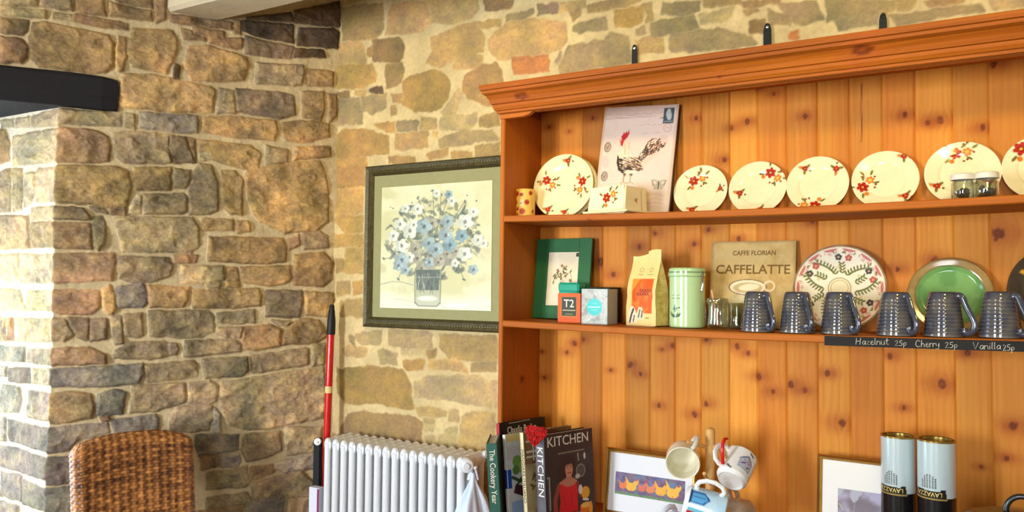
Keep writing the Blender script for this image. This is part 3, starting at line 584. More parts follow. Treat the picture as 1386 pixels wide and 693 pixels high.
# black price strip on the edge of the lower shelf, chalked by hand
m_slate = mat('blackboard', (.075, .055, .045), .7, noise=.2); m_chalk = mat('chalk_paint', (.95, .93, .86), .9)
sx0 = at(1116, 460, YF-.003)[0]; ps = MB()
n = 40; sv = []
for i in range(n+1):
    x = sx0+(DX1-.03-sx0)*i/n; dzv = sag(x)
    sv += [(x, YF-.0045, 1.3105+dzv*.75), (x, YF-.0045, 1.3345+dzv*.75), (x, YF-.0005, 1.3345+dzv*.75), (x, YF-.0005, 1.3105+dzv*.75)]
ps.add(sv, [(i*4+j, i*4+(j+1) % 4, (i+1)*4+(j+1) % 4, (i+1)*4+j) for i in range(n) for j in range(4)]+[(0, 1, 2, 3), (n*4, n*4+3, n*4+2, n*4+1)])
strip = ps.build('price_strip', m_slate, dresser); strip['label'] = 'black strip with hand-chalked syrup prices along the lower shelf edge'
GL = {  # handwritten glyphs: width, strokes on a 0..1 grid
 'H': (.9, ['.15,1 .05,0', '.1,.5 .7,.55', '.75,1 .62,0']), 'a': (.62, ['.55,.5 .3,.58 .08,.3 .2,.02 .45,.15 .55,.5 .52,.05 .65,.02']), 'z': (.6, ['.05,.5 .5,.52 .1,.05 .55,.03']),
 'e': (.55, ['.08,.28 .45,.36 .35,.58 .1,.45 .1,.1 .3,0 .5,.1']), 'l': (.32, ['.15,1 .1,.1 .25,0']), 'n': (.62, ['.08,.55 .06,0', '.06,.35 .3,.56 .48,.45 .5,0']), 'u': (.62, ['.06,.55 .08,.1 .3,0 .5,.2 .5,.55', '.5,.5 .52,0']),
 't': (.5, ['.25,.95 .2,.15 .35,0 .48,.1', '.02,.62 .48,.66']), '2': (.6, ['.08,.7 .25,.9 .45,.75 .35,.45 .05,.02 .55,.05']), '5': (.6, ['.5,.88 .15,.85 .12,.5 .4,.5 .48,.25 .3,.02 .05,.08']),
 'p': (.6, ['.1,.5 .08,-.35', '.1,.45 .35,.55 .48,.3 .3,.05 .1,.12']), 'C': (.8, ['.65,.8 .4,1 .1,.75 .05,.3 .3,0 .68,.12']), 'h': (.62, ['.1,1 .06,0', '.06,.35 .3,.55 .45,.42 .48,0']), 'r': (.45, ['.1,.55 .08,0', '.08,.35 .25,.52 .42,.5']),
 'y': (.6, ['.05,.55 .12,.2 .4,.18 .5,.55', '.5,.5 .45,-.2 .2,-.35 .02,-.2']), 'V': (.8, ['.02,1 .3,0 .72,1']), 'i': (.28, ['.12,.52 .12,0', '.12,.75 .13,.8']), ' ': (.5, [])}
def chalk(s, px0, px1, py, hpx):
    Yp = YF-.0052; a, b = at(px0, py, Yp), at(px1, py, Yp); wt = sum(GL[c][0] for c in s); k = (b[0]-a[0])/wt; hh = hpx*.00195; x = 0; mb = MB()
    for c in s:
        wd_, st = GL[c]
        for q in st:
            pts = [tuple(float(v) for v in p.split(',')) for p in q.split()]
            pts = [(a[0]+(x+u)*k, Yp, a[2]-hh*.5+(b[2]-a[2])*(x+u)/wt+v*hh) for u, v in pts]
            mb.tube(pts, .0011, 5, flat=.5)
        x += wd_
    mb.build('lettering', m_chalk, strip)
chalk('Hazelnut', 1158, 1203, 462, 8.5); chalk('25p', 1211, 1228, 464, 7.5); chalk('Cherry', 1239, 1272, 465, 8.5); chalk('25p', 1279, 1297, 466.5, 8); chalk('Vanilla', 1317, 1355, 468, 8.5); chalk('25p', 1357, 1374, 470, 8)
# worktop and the closed cupboards below it
board('worktop', .957, 3.02, -.56, -.012, ZW-.034, ZW, HONEY, 18, dresser, res=.02, bev=.006)
bs = MB(); bs.box(.960, 2.99, -.52, -.016, .08, ZW-.034, bev=.003); bs.box(.95, 2.97, -.48, -.03, 0, .08); m_hp = mat('honey_pine', tuple(np.array(HONEY[0])/255.), .45, noise=.25, nscale=6, stretch=(1, 1, 6), coat=.2); bs.build('cupboard', m_hp, dresser)
m_brass = mat('aged_brass', (.72, .56, .28), .32, metal=1.); m_porc = mat('white_glaze', (.93, .93, .92), .12, coat=.6)
for k in range(4):
    x0 = .95+k*.505; d = MB(); d.box(x0, x0+.485, -.538, -.52, .11, .53, bev=.004); d.box(x0+.07, x0+.415, -.544, -.537, .18, .46, bev=.003); do = d.build('door', m_hp, dresser)
    MB().lathe([(0, -.03), (.012, -.028), (.014, -.02), (.006, -.010), (.006, 0)], 16, T=Matrix.Translation((x0+.45, -.54, .33)) @ Matrix.Rotation(-PI/2, 4, 'X') @ Matrix.Scale(-1, 4, (0, 0, 1)) if False else Matrix.Translation((x0+.45, -.54, .33)) @ Matrix.Rotation(PI/2, 4, 'X') @ Matrix.Scale(-1, 4, (0, 0, 1))).build('knob', m_brass, do)
    d = MB(); d.box(x0, x0+.485, -.538, -.52, .55, .69, bev=.004); do = d.build('drawer', m_hp, dresser)
    MB().lathe([(0, -.03), (.012, -.028), (.014, -.02), (.006, -.010), (.006, 0)], 16, T=Matrix.Translation((x0+.24, -.54, .62)) @ Matrix.Rotation(PI/2, 4, 'X') @ Matrix.Scale(-1, 4, (0, 0, 1))).build('knob', m_brass, do)
# black iron straps that fix the dresser to the wall
m_iron = mat('black_iron', (.07, .065, .06), .5, metal=.3); m_steel = mat('bright_steel', (.85, .85, .85), .15, metal=1.)
for (xt, yt, xb, wpx), lab in zip(((858.5, 60, 856, 7), (1038.5, 31, 1035, 9), (1195, 17, 1193, 8)), ('leftmost black iron strap poking above the dresser cornice', 'middle black iron strap above the cornice with a shiny screw head', 'rightmost dark iron strap above the dresser cornice')):
    t = at(xt, yt, -.0135); wv = wpx*.00225; zt = t[2]; x = t[0]; st = MB()
    poly = [(x-wv*.75, 2.0), (x+wv*.75, 2.0), (x+wv*.55, zt-.02)]+[(x+wv*.45*math.cos(a), zt-.012+.012*math.sin(a)) for a in np.linspace(0, PI, 9)]+[(x-wv*.55, zt-.02)]
    b_ = st.prism(poly, -.0135, -.009).build('iron_strap', m_iron); tag(b_, lab, 'bracket', 'iron straps above the cornice')
    MB().lathe([(0, .003), (.004, .002), (.0052, 0)], 12, T=Matrix.Translation((x, -.0137, zt-.012)) @ Matrix.Rotation(PI/2, 4, 'X')).build('screw', m_steel if xt in (1038.5, 858.5) else m_iron, b_)

# ---------------------------------------------------------------- things: helpers
def plathe(name, prof, n, paint, m, parent=None, T=None, res=.0035):
    """lathe with a painted surface; prof (r,z); paint(theta, r, z, k) -> sRGB, k = position along the profile in 0..1"""
    P0 = np.array(prof, float); seg = [P0[0]]
    for a, b in zip(P0, P0[1:]):
        c = max(1, int(np.hypot(*(b-a))/res)); seg += [a+(b-a)*i/c for i in range(1, c+1)]
    R = np.array(seg); th = np.arange(n)*2*PI/n; TH_, Kk = np.meshgrid(th, np.arange(len(R))); r = R[Kk, 0]; z = R[Kk, 1]
    col = paint(TH_, r, z, Kk/(len(R)-1)); P = np.stack([r*np.cos(TH_), r*np.sin(TH_), z], -1)
    if T is not None:
        A = np.array(T); P = P @ A[:3, :3].T+A[:3, 3]
    return grid_mesh(name, P, col, [m], parent, closed_u=True)
def pbox(name, w, d, h, paint, m, parent=None, T=None, res=.0016, side=(.5, .5, .5), yf=0., shape=None):
    """box centred in x, standing on z=0, front face at y=-d/2 painted by paint(Pt) in metres (x from the centre, z from the bottom)"""
    nx, nz = max(2, int(w/res)), max(2, int(h/res)); X, Z = np.meshgrid(np.linspace(-w/2, w/2, nx), np.linspace(0, h, nz))
    pt = Pt(X, Z, side); paint(pt); P = np.stack([X, np.full(X.shape, -d/2), Z], -1)
    ev = [(x, y, z) for x in (-w/2, w/2) for y in (-d/2, d/2) for z in (0, h)]; ef = [(4, 6, 7, 5), (0, 1, 3, 2), (2, 3, 7, 6), (0, 2, 6, 4), (1, 5, 7, 3)]
    if shape is not None: P = shape(P); ev = [tuple(shape(np.array(v)[None, :])[0]) for v in ev]
    if T is not None:
        A = np.array(T); P = P @ A[:3, :3].T+A[:3, 3]; ev = [tuple(A[:3, :3] @ np.array(v)+A[:3, 3]) for v in ev]
    return grid_mesh(name, P, pt.c, [m], parent, smooth=False, extra=(ev, ef, 0, np.array(side)))
def frame_mb(w, h, d, t, lip=.004, T=None, mi=0):
    """mitred picture-frame moulding round a w x h opening-outer size, standing on z=0, facing -y"""
    mb = MB(); pr = [(0, 0), (0, -d*.8), (t*.15, -d), (t*.45, -d*.82), (t*.75, -d*.9), (t, -d*.5), (t, 0)]
    cs = [(-w/2, 0, 1, 1), (w/2, 0, -1, 1), (w/2, h, -1, -1), (-w/2, h, 1, -1)]; vs = []
    for x, z, sx, sz in cs:
        for a, y in pr: vs.append((x+sx*a, y, z+sz*a))
    n = len(pr); fs = [(c*n+j, c*n+(j+1) % n, ((c+1) % 4)*n+(j+1) % n, ((c+1) % 4)*n+j) for c in range(4) for j in range(n)]
    return mb.add(vs, fs, mi, T=T)
def Tm(x, y, z, rz=0., lean=0., roll=0.): return Matrix.Translation((x, y, z)) @ Matrix.Rotation(rz, 4, 'Z') @ Matrix.Rotation(-lean, 4, 'X') @ Matrix.Rotation(roll, 4, 'Y')
def place(o, x, y, z, rz=0., lean=0., roll=0.): o.matrix_world = Tm(x, y, z, rz, lean, roll); return o
m_paint = mat('printed_card', attr=True, rough=.55, noise=.03); m_gloss = mat('glazed_ceramic', attr=True, rough=.16, coat=.25, noise=.03, nscale=60)
m_print = mat('satin_print', attr=True, rough=.5, coat=.03)

# ---------------------------------------------------------------- cream flowered plates
CREAM = C8(250, 238, 190)
RED = C8(186, 44, 26); ORG = C8(226, 128, 44); YEL = C8(232, 186, 70); LEAF = C8(120, 118, 44); BRN = C8(104, 62, 30)
def flower(p, x, y, r, col, mid=None):
    for i in range(6):
        a = i*PI/3+.3; p.ell(x+math.cos(a)*r*.58, y+math.sin(a)*r*.58, r*.46, r*.34, a, col)
    p.disc(x, y, r*.42, C8(150, 30, 20) if mid is None else mid); p.disc(x, y, r*.2, YEL)
def leaf(p, x, y, a, L, col=None): p.ell(x+math.cos(a)*L/2, y+math.sin(a)*L/2, L/2, L*.2, a, LEAF if col is None else col)
def spray(p, x, y, ang, k=1., small=False):
    c, s = math.cos(ang), math.sin(ang)
    def q(u, v): return x+(u*c-v*s)*k, y+(u*s+v*c)*k
    if small:
        for a in (.5, 2.6, 4.4): leaf(p, x, y, ang+a, .013*k)
        flower(p, x, y, .0062*k, RED); p.disc(*q(-.008, .004), .0028*k, ORG); p.disc(*q(.009, -.006), .002*k, BRN); return
    for u, v, a in ((-.012, .008, 2.4), (.010, .012, .8), (-.008, -.012, 4.0), (.022, -.006, -.5), (.030, .012, .6), (.020, .020, 1.6)): leaf(p, *q(u, v), ang+a, .013*k)
    flower(p, *q(0, 0), .0125*k, RED); flower(p, *q(.022, .004), .0092*k, ORG, C8(240, 196, 96)); p.disc(*q(-.004, -.018), .0048*k, ORG)
    for u, v in ((.014, .020), (.020, .024), (.024, -.012), (.018, -.016), (.034, .004)): p.disc(*q(u, v), .0024*k, C8(150, 60, 30))
def make_plate(name, R, sprays, base=CREAM, deep=.010, line=None):
    """sprays: (x, y, angle, scale, small) in units of R on the plate's face"""
    prof = [(0, .0020), (R*.58, .0020), (R*.66, .0045), (R*.97, deep), (R, deep+.0006), (R*1.0, deep-.0022), (R*.66, .0005), (R*.5, -.0018), (R*.48, -.0030), (R*.45, -.0030), (R*.44, -.0015), (0, -.0015)]
    def paint(th, r, z, k):
        p = Pt(r*np.cos(th), r*np.sin(th), base); p.cloud(30, base*.97, a=.5, seed=int(R*1e4)); p.ring(0, 0, R*.60, .002, base*.93, .8)
        if line is not None: p.ring(0, 0, R*.985, .002, line, .8)
        for (x, y, a, s, sm) in sprays: spray(p, x*R, y*R, a, s*1.25, sm)
        back = (k > .62)[..., None]; return np.where(back, base, p.c)
    return plathe(name, prof, 170, paint, m_gloss, res=.0016)
def stand_plate(o, pl, pr, zt, lean=16, yb=-.082, R=.083, spin=0.):
    """lean a plate on the back boards: pl, pr its left and right edges in the photograph"""
    L = math.radians(lean); yc = yb+R*math.sin(L); x = (at(pl, 240, yc)[0]+at(pr, 240, yc)[0])/2
    o.matrix_world = Matrix.Translation((x, yc, zt(x)+R*math.cos(L)+.001)) @ Matrix.Rotation(PI/2-L, 4, 'X') @ Matrix.Rotation(spin, 4, 'Z'); return x
PG = 'flowered plates leaning along the upper shelf'
for (pl, pr, R, spr, lab) in (
    (912, 987, .083, [(-.30, .42, .1, 1.0, 0), (.72, .05, 1.2, 1., 1), (-.25, -.74, .2, 1.25, 1)], 'smallest-looking flowered cream plate, first to the right of the rooster picture'),
    (988, 1065, .083, [(.42, .56, -.9, 1., 0), (-.62, -.16, .3, 1.2, 1), (.15, -.82, .6, 1.1, 1)], 'flowered cream plate, big spray at upper right and red bloom at left edge'),
    (1065, 1150, .084, [(-.05, -.78, 2.9, 1., 0), (-.42, .60, .2, 1.1, 1), (.58, .52, 2., 1.2, 1)], 'flowered cream plate with its big spray at the bottom, third of the row'),
    (1153, 1245, .084, [(-.66, -.22, .7, 1., 0), (.55, .78, .3, 1.1, 1), (.60, -.60, .4, 1.2, 1)], 'flowered cream plate with its big red spray at the left edge'),
    (1250, 1357, .088, [(-.18, .66, -.1, 1., 0), (-.66, -.38, .2, 1.2, 1), (.70, -.30, .2, 1.2, 1)], 'flowered cream plate standing behind the two small glass jars'),
    (1359, 1466, .088, [(-.50, .62, .1, 1.15, 0), (.5, -.5, .1, 1, 1)], 'flowered cream plate cut off by the right edge of the picture')):
    o = make_plate('flowered_plate', R, spr); x = stand_plate(o, pl, pr, z_top, R=R); tag(o, lab, 'plate', PG)
# pair of larger plates at the left end
o = make_plate('flowered_plate', .108, [(-.60, .22, -.8, 1.0, 0), (.62, .12, -2.0, 1.0, 0), (.10, .80, .4, 1.3, 1), (-.45, -.72, .3, 1.3, 1), (.12, -.82, .2, 1.1, 1)])
L = math.radians(9); xL = (at(729, 240, -.10)[0]+at(806, 240, -.10)[0])/2
def lean_plate(o, x, yb, R, L): o.matrix_world = Matrix.Translation((x, yb+R*math.sin(L), z_top(x)+R*math.cos(L)+.001)) @ Matrix.Rotation(PI/2-L, 4, 'X')
lean_plate(o, xL-.003, -.128, .108, L); tag(o, 'large flowered cream plate, front one of the pair beside the spotted candle', 'plate', 'pair of large flowered plates')
o = make_plate('flowered_plate', .106, [(-.5, .5, 0, 1, 0)], line=C8(150, 140, 90)); lean_plate(o, xL+.005, -.104, .106, L); tag(o, 'large cream plate mostly hidden, only its right rim showing behind the front plate', 'plate', 'pair of large flowered plates')

# spotted yellow candle
def cand(th, r, z, k):
    p = Pt(th*.0335, z, C8(238, 196, 92))
    for a, zz, rr in ((4.35, .078, .008), (4.85, .075, .0065), (4.15, .050, .0075), (4.42, .028, .006), (4.95, .020, .010), (4.38, .010, .005), (5.4, .05, .008), (3.5, .03, .009), (3.2, .08, .006), (5.8, .08, .007), (6.1, .02, .006), (1, .04, .008), (2, .07, .008)):
        p.disc(a*.0335, zz, rr, C8(176, 50, 30)); p.disc(a*.0335, zz, rr*.35, C8(150, 60, 30))
    p.rect(4.66*.0335, .038, 5.1*.0335, .058, C8(236, 214, 160)); p.line([(4.7*.0335, .052), (5.05*.0335, .052)], .001, BRN); p.line([(4.7*.0335, .046), (4.95*.0335, .046)], .001, BRN)
    return np.where((k > .86)[..., None], C8(240, 214, 140), p.c)
c0 = at(710.5, 280, -.17); o = empty('pillar_candle', (c0[0], -.17, z_top(c0[0]))); tag(o, 'small yellow candle with red spots at the left end of the upper shelf', 'candle')
plathe('wax_body', [(0, .001), (.031, .001), (.0335, .004), (.0335, .0925), (.0325, .0945), (.026, .090), (0, .089)], 64, cand, m_paint, o)
MB().tube([(0, 0, .088), (.001, 0, .096), (.003, .001, .101)], .001, 6).build('wick', mat('burnt_wick', (.1, .08, .06), .9), o)

# butter dish: wedge-sided cream box with flowers
bd = empty('butter_dish', (0, 0, 0)); tag(bd, 'cream flowered butter dish standing in front of the rooster picture', 'butter dish')
def bpaint(p):
    spray(p, .0, .038, .2, 1.25); p.rect(-1, -.01, 1, .003, C8(220, 200, 150))
def tap(P):
    P = P.copy(); f = 1-.12*(P[..., 2]/.072); P[..., 0] *= f; P[..., 1] *= f; return P
pbox('lid', .138, .112, .072, bpaint, m_gloss, bd, Tm(0, 0, .010), side=CREAM, shape=tap)
def bpaint2(p): spray(p, .0, .030, 2.6, .8, True); p.rect(.028, .0, .031, .062, C8(170, 120, 70), .8)
pbox('lid_end', .112, .006, .070, bpaint2, m_gloss, bd, Tm(.0670, 0, .010, PI/2), side=CREAM*.98, shape=tap)
hh = MB(); hh.tube([(-.02, 0, .079), (-.012, 0, .091), (.012, 0, .091), (.02, 0, .079)], .004, 10); hh.build('handle', mat('cream_glaze', tuple(CREAM), .15, coat=.5), bd)
t_ = MB(); t_.box(-.083, .083, -.067, .067, .002, .010, bev=.003); t_.box(-.06, .06, -.046, .046, 0, .003); t_.build('dish', bpy.data.materials['cream_glaze'], bd)
xb = at(836, 285, -.195)[0]; place(bd, xb, -.20, z_top(xb)+.002, math.radians(-14))

# rooster picture board
def roo(p):
    W, Hh = .244, .362; p.x = p.x*1.04
    p.cloud(14, C8(232, 204, 186), .4, .8, .6, 5); p.cloud(60, C8(224, 196, 172), .55, .8, .4, 6)
    for k in range(7):
        x = -.118+k*.030; p.line([(x, .335+.002*math.sin(k)), (x+.012, .339), (x+.024, .334)], .0014, C8(150, 120, 110), .45)
    p.line([(-.12, .322), (.055, .326)], .0012, C8(110, 90, 90), .7); p.line([(-.09, .330), (.04, .333)], .001, C8(130, 110, 100), .5)
    for k in range(4): p.line([(.0+k*.022, .296+.003*math.sin(k*2)), (.016+k*.022, .299)], .0012, C8(150, 110, 100), .5)
    p.line([(.01, .268), (.08, .271)], .001, C8(160, 120, 110), .5)
    p.rect(.080, .300, .116, .352, C8(66, 86, 96)); p.ell(.098, .328, .009, .018, .2, C8(188, 190, 180)); p.disc(.097, .343, .006, C8(196, 196, 186)); p.line([(.07, .318), (.09, .322)], .002, C8(40, 44, 50)); p.line([(.084, .306), (.112, .306)], .003, C8(150, 156, 150))
    p.ring(.098, .286, .013, .0016, C8(190, 110, 100), .7); p.line([(.09, .29), (.106, .283)], .0014, C8(180, 100, 90), .6)
    for (x, y, r) in ((-.103, .226, .013), (-.103, .128, .0125)): p.ell(x, y, r, r*1.35, 0, C8(150, 128, 112)); p.ell(x+.001, y, r*.7, r, 0, C8(184, 160, 142)); p.line([(x-.006, y+.004), (x, y-.006), (x+.005, y+.008)], .002, C8(104, 84, 74))
    p.ell(-.105, .176, .014, .022, .2, C8(214, 194, 186))
    # rooster
    p.x = (p.x+.064)/.86-.066; p.y = (p.y-.104)/.754+.052
    D = C8(52, 32, 24); B = C8(120, 62, 36); S = C8(236, 214, 186); Rr = C8(196, 34, 34)
    rs = np.random.RandomState(4)
    p.poly([(.0, .150), (.035, .190), (.075, .235), (.105, .262), (.124, .258), (.130, .235), (.112, .205), (.085, .170), (.050, .135), (.02, .12)], C8(206, 180, 158), .4)
    for k in range(150):        # tail plumes
        a = rs.uniform(.45, 1.05); L = rs.uniform(.012, .032); q_ = rs.uniform(.0, .105); b_ = .82+rs.uniform(-.30, .30); x0, y0 = .010+math.cos(b_)*q_, .142+math.sin(b_)*q_
        x1, y1 = x0+math.cos(a)*L, y0+math.sin(a)*L; p.line([(x0, y0), ((x0+x1)/2-.004, (y0+y1)/2+.006), (x1, y1)], rs.uniform(.002, .0055), [D, B, S, D, S][rs.randint(5)], .85)
    for k in range(30):
        a = rs.uniform(.5, .95); L = rs.uniform(.08, .125); p.disc(.02+math.cos(a)*L, .15+math.sin(a)*L, rs.uniform(.002, .0045), [D, B][rs.randint(2)], .8)
    p.poly([(-.058, .20), (-.066, .175), (-.066, .145), (-.056, .115), (-.036, .098), (-.030, .090), (-.008, .090), (.012, .098), (.030, .108), (.044, .130), (.042, .152), (.026, .162), (.004, .160), (-.008, .172), (-.020, .205), (-.030, .232), (-.040, .246), (-.052, .246), (-.052, .225)], S)
    for k in range(190):        # body feathers
        u = rs.uniform(0, 1); x = -.060+.09*u+rs.uniform(-.004, .004); y = .105+rs.uniform(0, .055)+.01*math.sin(u*3); L = rs.uniform(.006, .014)
        dk = (x < -.040) or (y < .125 and x < .0) or rs.rand() < .45; p.line([(x, y), (x+L, y-L*.45)], rs.uniform(.0018, .0038), D if dk else (B if rs.rand() < .5 else C8(200, 168, 132)), .85)
    p.poly([(-.066, .178), (-.060, .168), (-.052, .125), (-.030, .100), (-.040, .096), (-.058, .115), (-.068, .145)], D)
    for k in range(26):        # neck hackles
        x = -.055+rs.uniform(0, .034); y = .17+rs.uniform(0, .06); p.line([(x, y+.018), (x-.003, y), (x+.002, y-.014)], .0016, C8(190, 150, 110) if rs.rand() < .6 else C8(250, 236, 210), .6)
    p.poly([(-.034, .100), (-.036, .088), (-.028, .082), (-.022, .094)], B); p.poly([(-.010, .094), (-.008, .084), (.0, .084), (.004, .094)], D)
    for x in (-.031, -.004): p.line([(x, .088), (x, .058)], .004, C8(196, 160, 110)); p.line([(x-.012, .052), (x, .058), (x+.014, .052)], .003, C8(190, 150, 100)); p.line([(x-.002, .086), (x-.002, .06)], .001, BRN)
    p.poly([(-.056, .246), (-.060, .262), (-.054, .268), (-.050, .280), (-.045, .272), (-.040, .286), (-.036, .274), (-.030, .292), (-.028, .272), (-.034, .256), (-.042, .246)], Rr)
    p.poly([(-.056, .246), (-.062, .236), (-.058, .220), (-.050, .216), (-.048, .232), (-.044, .246)], Rr); p.poly([(-.060, .250), (-.069, .244), (-.058, .241)], C8(206, 150, 70)); p.disc(-.048, .250, .0022, D)
    # butterfly, letter lines
    p.x = (p.x+.066)*.86-.064-.008; p.y = (p.y-.052)*.754+.104
    for s in (-1, 1): p.ell(.079+s*.012, .106, .013, .009, s*.7, C8(168, 160, 140)); p.ell(.079+s*.009, .092, .008, .007, -s*.5, C8(186, 178, 156)); p.ell(.079+s*.013, .107, .008, .005, s*.7, C8(214, 200, 176)); p.line([(.079+s*.024, .116), (.079+s*.018, .096)], .002, C8(110, 96, 84))
    p.line([(.079, .112), (.079, .086)], .003, C8(84, 70, 60))
    for k in range(4): p.line([(.045+.01*(k % 2), .066-k*.013), (.07, .070-k*.013), (.10, .064-k*.013)], .0012, C8(180, 130, 130), .55)
    p.x = p.x+.008
    for v in (p,):
        e = np.minimum(np.minimum(p.x+W/2, W/2-p.x), np.minimum(p.y, Hh-p.y)); p.blend(sstep(.004, 0, e), C8(206, 176, 150), .7)
rx = (at(812, 214, -.06)[0]+at(916, 214, -.06)[0])/2; th_ = math.atan2(.055, .36)
o = pbox('rooster_picture', .246, .008, .362, roo, m_print, side=C8(226, 206, 190)); o.data.materials.append(m_dark)
place(o, rx-.006, -.107, z_top(rx)+.0075, math.radians(3), math.radians(9.0), math.radians(3.0)); tag(o, 'pale postcard-style picture board of a speckled rooster with red comb', 'picture')
for v in range(8): pass
ba = MB().box(-.123, .123, -.0035, .004, 0, .362).build('backing_board', mat('dark_board_edge', (.22, .12, .06), .7, noise=.2), o); ba.location = (.003, .0075, 0)

# two little jars in front of the plates
m_jar = bpy.data.materials.new('clear_glass'); m_jar.use_nodes = True
_n = m_jar.node_tree.nodes; _l = m_jar.node_tree.links; _n.remove(_n['Principled BSDF'])
_t = _n.new('ShaderNodeBsdfTransparent'); _t.inputs[0].default_value = (.90, .93, .88, 1); _g = _n.new('ShaderNodeBsdfGlossy'); _g.inputs['Roughness'].default_value = .04; _w = _n.new('ShaderNodeLayerWeight'); _w.inputs[0].default_value = .35
_m = _n.new('ShaderNodeMixShader'); _r = _n.new('ShaderNodeMapRange'); _r.inputs[3].default_value = .07; _r.inputs[4].default_value = .75; _l.new(_w.outputs['Facing'], _r.inputs[0]); _l.new(_r.outputs[0], _m.inputs[0]); _l.new(_t.outputs[0], _m.inputs[1]); _l.new(_g.outputs[0], _m.inputs[2]); _l.new(_m.outputs[0], _n['Material Output'].inputs[0]); m_lid = mat('white_lid', (.90, .88, .82), .3, metal=.0, coat=.3); m_olive = mat('dried_herb', (.22, .16, .07), .7, noise=.4, nscale=90)
def make_jar(seed):
    e = empty('spice_jar', (0, 0, 0)); g = MB(); g.lathe([(0, .001), (.023, .001), (.0255, .004), (.0255, .044), (.0225, .049), (.0225, .052), (.021, .052), (.021, .048), (.0238, .043), (.0238, .005), (.022, .003), (0, .003)], 32); g.build('glass_body', m_jar, e)
    l = MB(); l.lathe([(0, .0665), (.0245, .0665), (.0265, .0650), (.0268, .0520), (.0255, .0515), (.0250, .0640), (0, .0645)], 40); l.build('lid', m_lid, e)
    rs = np.random.RandomState(seed); c = MB()
    for k in range(16):
        a = rs.uniform(0, 2*PI); r = rs.uniform(0, .014); z = .009+rs.uniform(0, .026)*(k/16+.2); M_ = Matrix.Translation((r*math.cos(a), r*math.sin(a), z)) @ Matrix.Rotation(rs.uniform(0, 3), 4, 'X') @ Matrix.Rotation(rs.uniform(0, 3), 4, 'Y')
        c.lathe([(0, -.009), (.004, -.006), (.0055, 0), (.004, .006), (0, .009)], 8, T=M_)
    c.build('dried_contents', m_olive, e); return e
for (px, lab, sd) in ((1303, 'small glass jar with a white lid, left one of the pair before the plates', 3), (1335.5, 'small glass jar with a white lid, right one of the pair before the plates', 8)):
    y = -.19; x = at(px, 250, y)[0]; e = make_jar(sd); e.location = (x, y, z_top(x)+.001); e.rotation_euler = (0, 0, sd*1.1); tag(e, lab, 'jar', 'small glass jars on the upper shelf')

# ---------------------------------------------------------------- lower shelf
# green picture frame
gf = empty('picture_frame', (0, 0, 0)); tag(gf, 'green-mounted little flower picture leaning at the left end of the lower shelf', 'picture frame'); m_green = mat('green_card', (.13, .40, .22), .6, noise=.08, nscale=30)
fm = MB(); fm.box(-.104, -.058, -.010, 0, 0, .270, bev=.001).box(.058, .104, -.010, 0, 0, .270, bev=.001).box(-.058, .058, -.010, 0, 0, .044, bev=.001).box(-.058, .058, -.010, 0, .224, .270, bev=.001); fm.build('frame', m_green, gf)
def gfp(p):
    p.cloud(30, C8(226, 212, 180), .4, .7, .7, 4); rs = np.random.RandomState(2)
    for k in range(26): x, y = rs.normal(0, .018), .10+rs.normal(0, .018); leaf(p, x, y, rs.uniform(0, 6), .014, [LEAF, BRN, C8(140, 130, 90)][rs.randint(3)])
    for x, y in ((-.02, .12), (.01, .10), (.03, .085), (-.005, .135)): p.disc(x, y, .005, C8(150, 80, 60), .8)
    p.line([(.0, .09), (.035, .02)], .002, LEAF); p.line([(.03, .11), (.04, .06)], .0016, LEAF); p.rect(.045, .165, .058, .178, C8(60, 56, 40))
pbox('print', .122, .004, .184, gfp, m_print, gf, Tm(0, -.003, .043), side=C8(238, 226, 196))
gx = (at(724, 380, -.07)[0]+at(800, 380, -.07)[0])/2; place(gf, gx, -.082, z_mid(gx)+.003, math.radians(-2), math.radians(7)); MB().box(-.10, .10, -.004, -.0005, .004, .266).build('backing', mat('dark_backing', (.10, .07, .05), .8), gf)
# orange tea box, its teal tin, silver box
def t2(p):
    p.rect(-.0265, .020, .0265, .080, C8(58, 62, 40)); p.ring(0, 0, 0, 0, RED, 0)
    for z in (.020, .080): p.line([(-.0265, z), (.0265, z)], .001, C8(190, 160, 60))
    for x in (-.0265, .0265): p.line([(x, .020), (x, .080)], .001, C8(190, 160, 60))
    p.line([(-.022, .0385), (.022, .0385)], .0022, C8(224, 214, 170)); p.line([(-.012, .0265), (.012, .0265)], .0014, C8(170, 160, 110))
m_ora = m_paint; m_wt = mat('white_ink', (.96, .95, .90), .6)
x = at(771, 420, -.22)[0]; tb = pbox('tea_box', .080, .070, .091, t2, m_paint, side=C8(226, 92, 24)); place(tb, x, -.185, z_mid(x)+.001, math.radians(-4)); tag(tb, 'small orange tea box marked T2 in white on a dark panel', 'box')
text_mesh('lettering', 'T2', .034, m_wt, tb, Matrix.Translation((0, -.0356, .0585)), xs=1.0, depth=.0006)
m_teal = mat('teal_enamel', (.10, .66, .56), .25, coat=.4, noise=.05)
x2 = at(772, 392, -.13)[0]; e = empty('tea_tin', (x2, -.118, z_mid(x2)+.001), math.radians(-4)); tag(e, 'square teal metal tea tin behind the orange box', 'tin')
MB().box(-.037, .037, -.024, .024, 0, .100, bev=.005).build('body', m_teal, e); MB().box(-.0385, .0385, -.0255, .0255, .092, .124, bev=.006).build('lid', m_teal, e)
x = at(812, 415, -.2)[0]
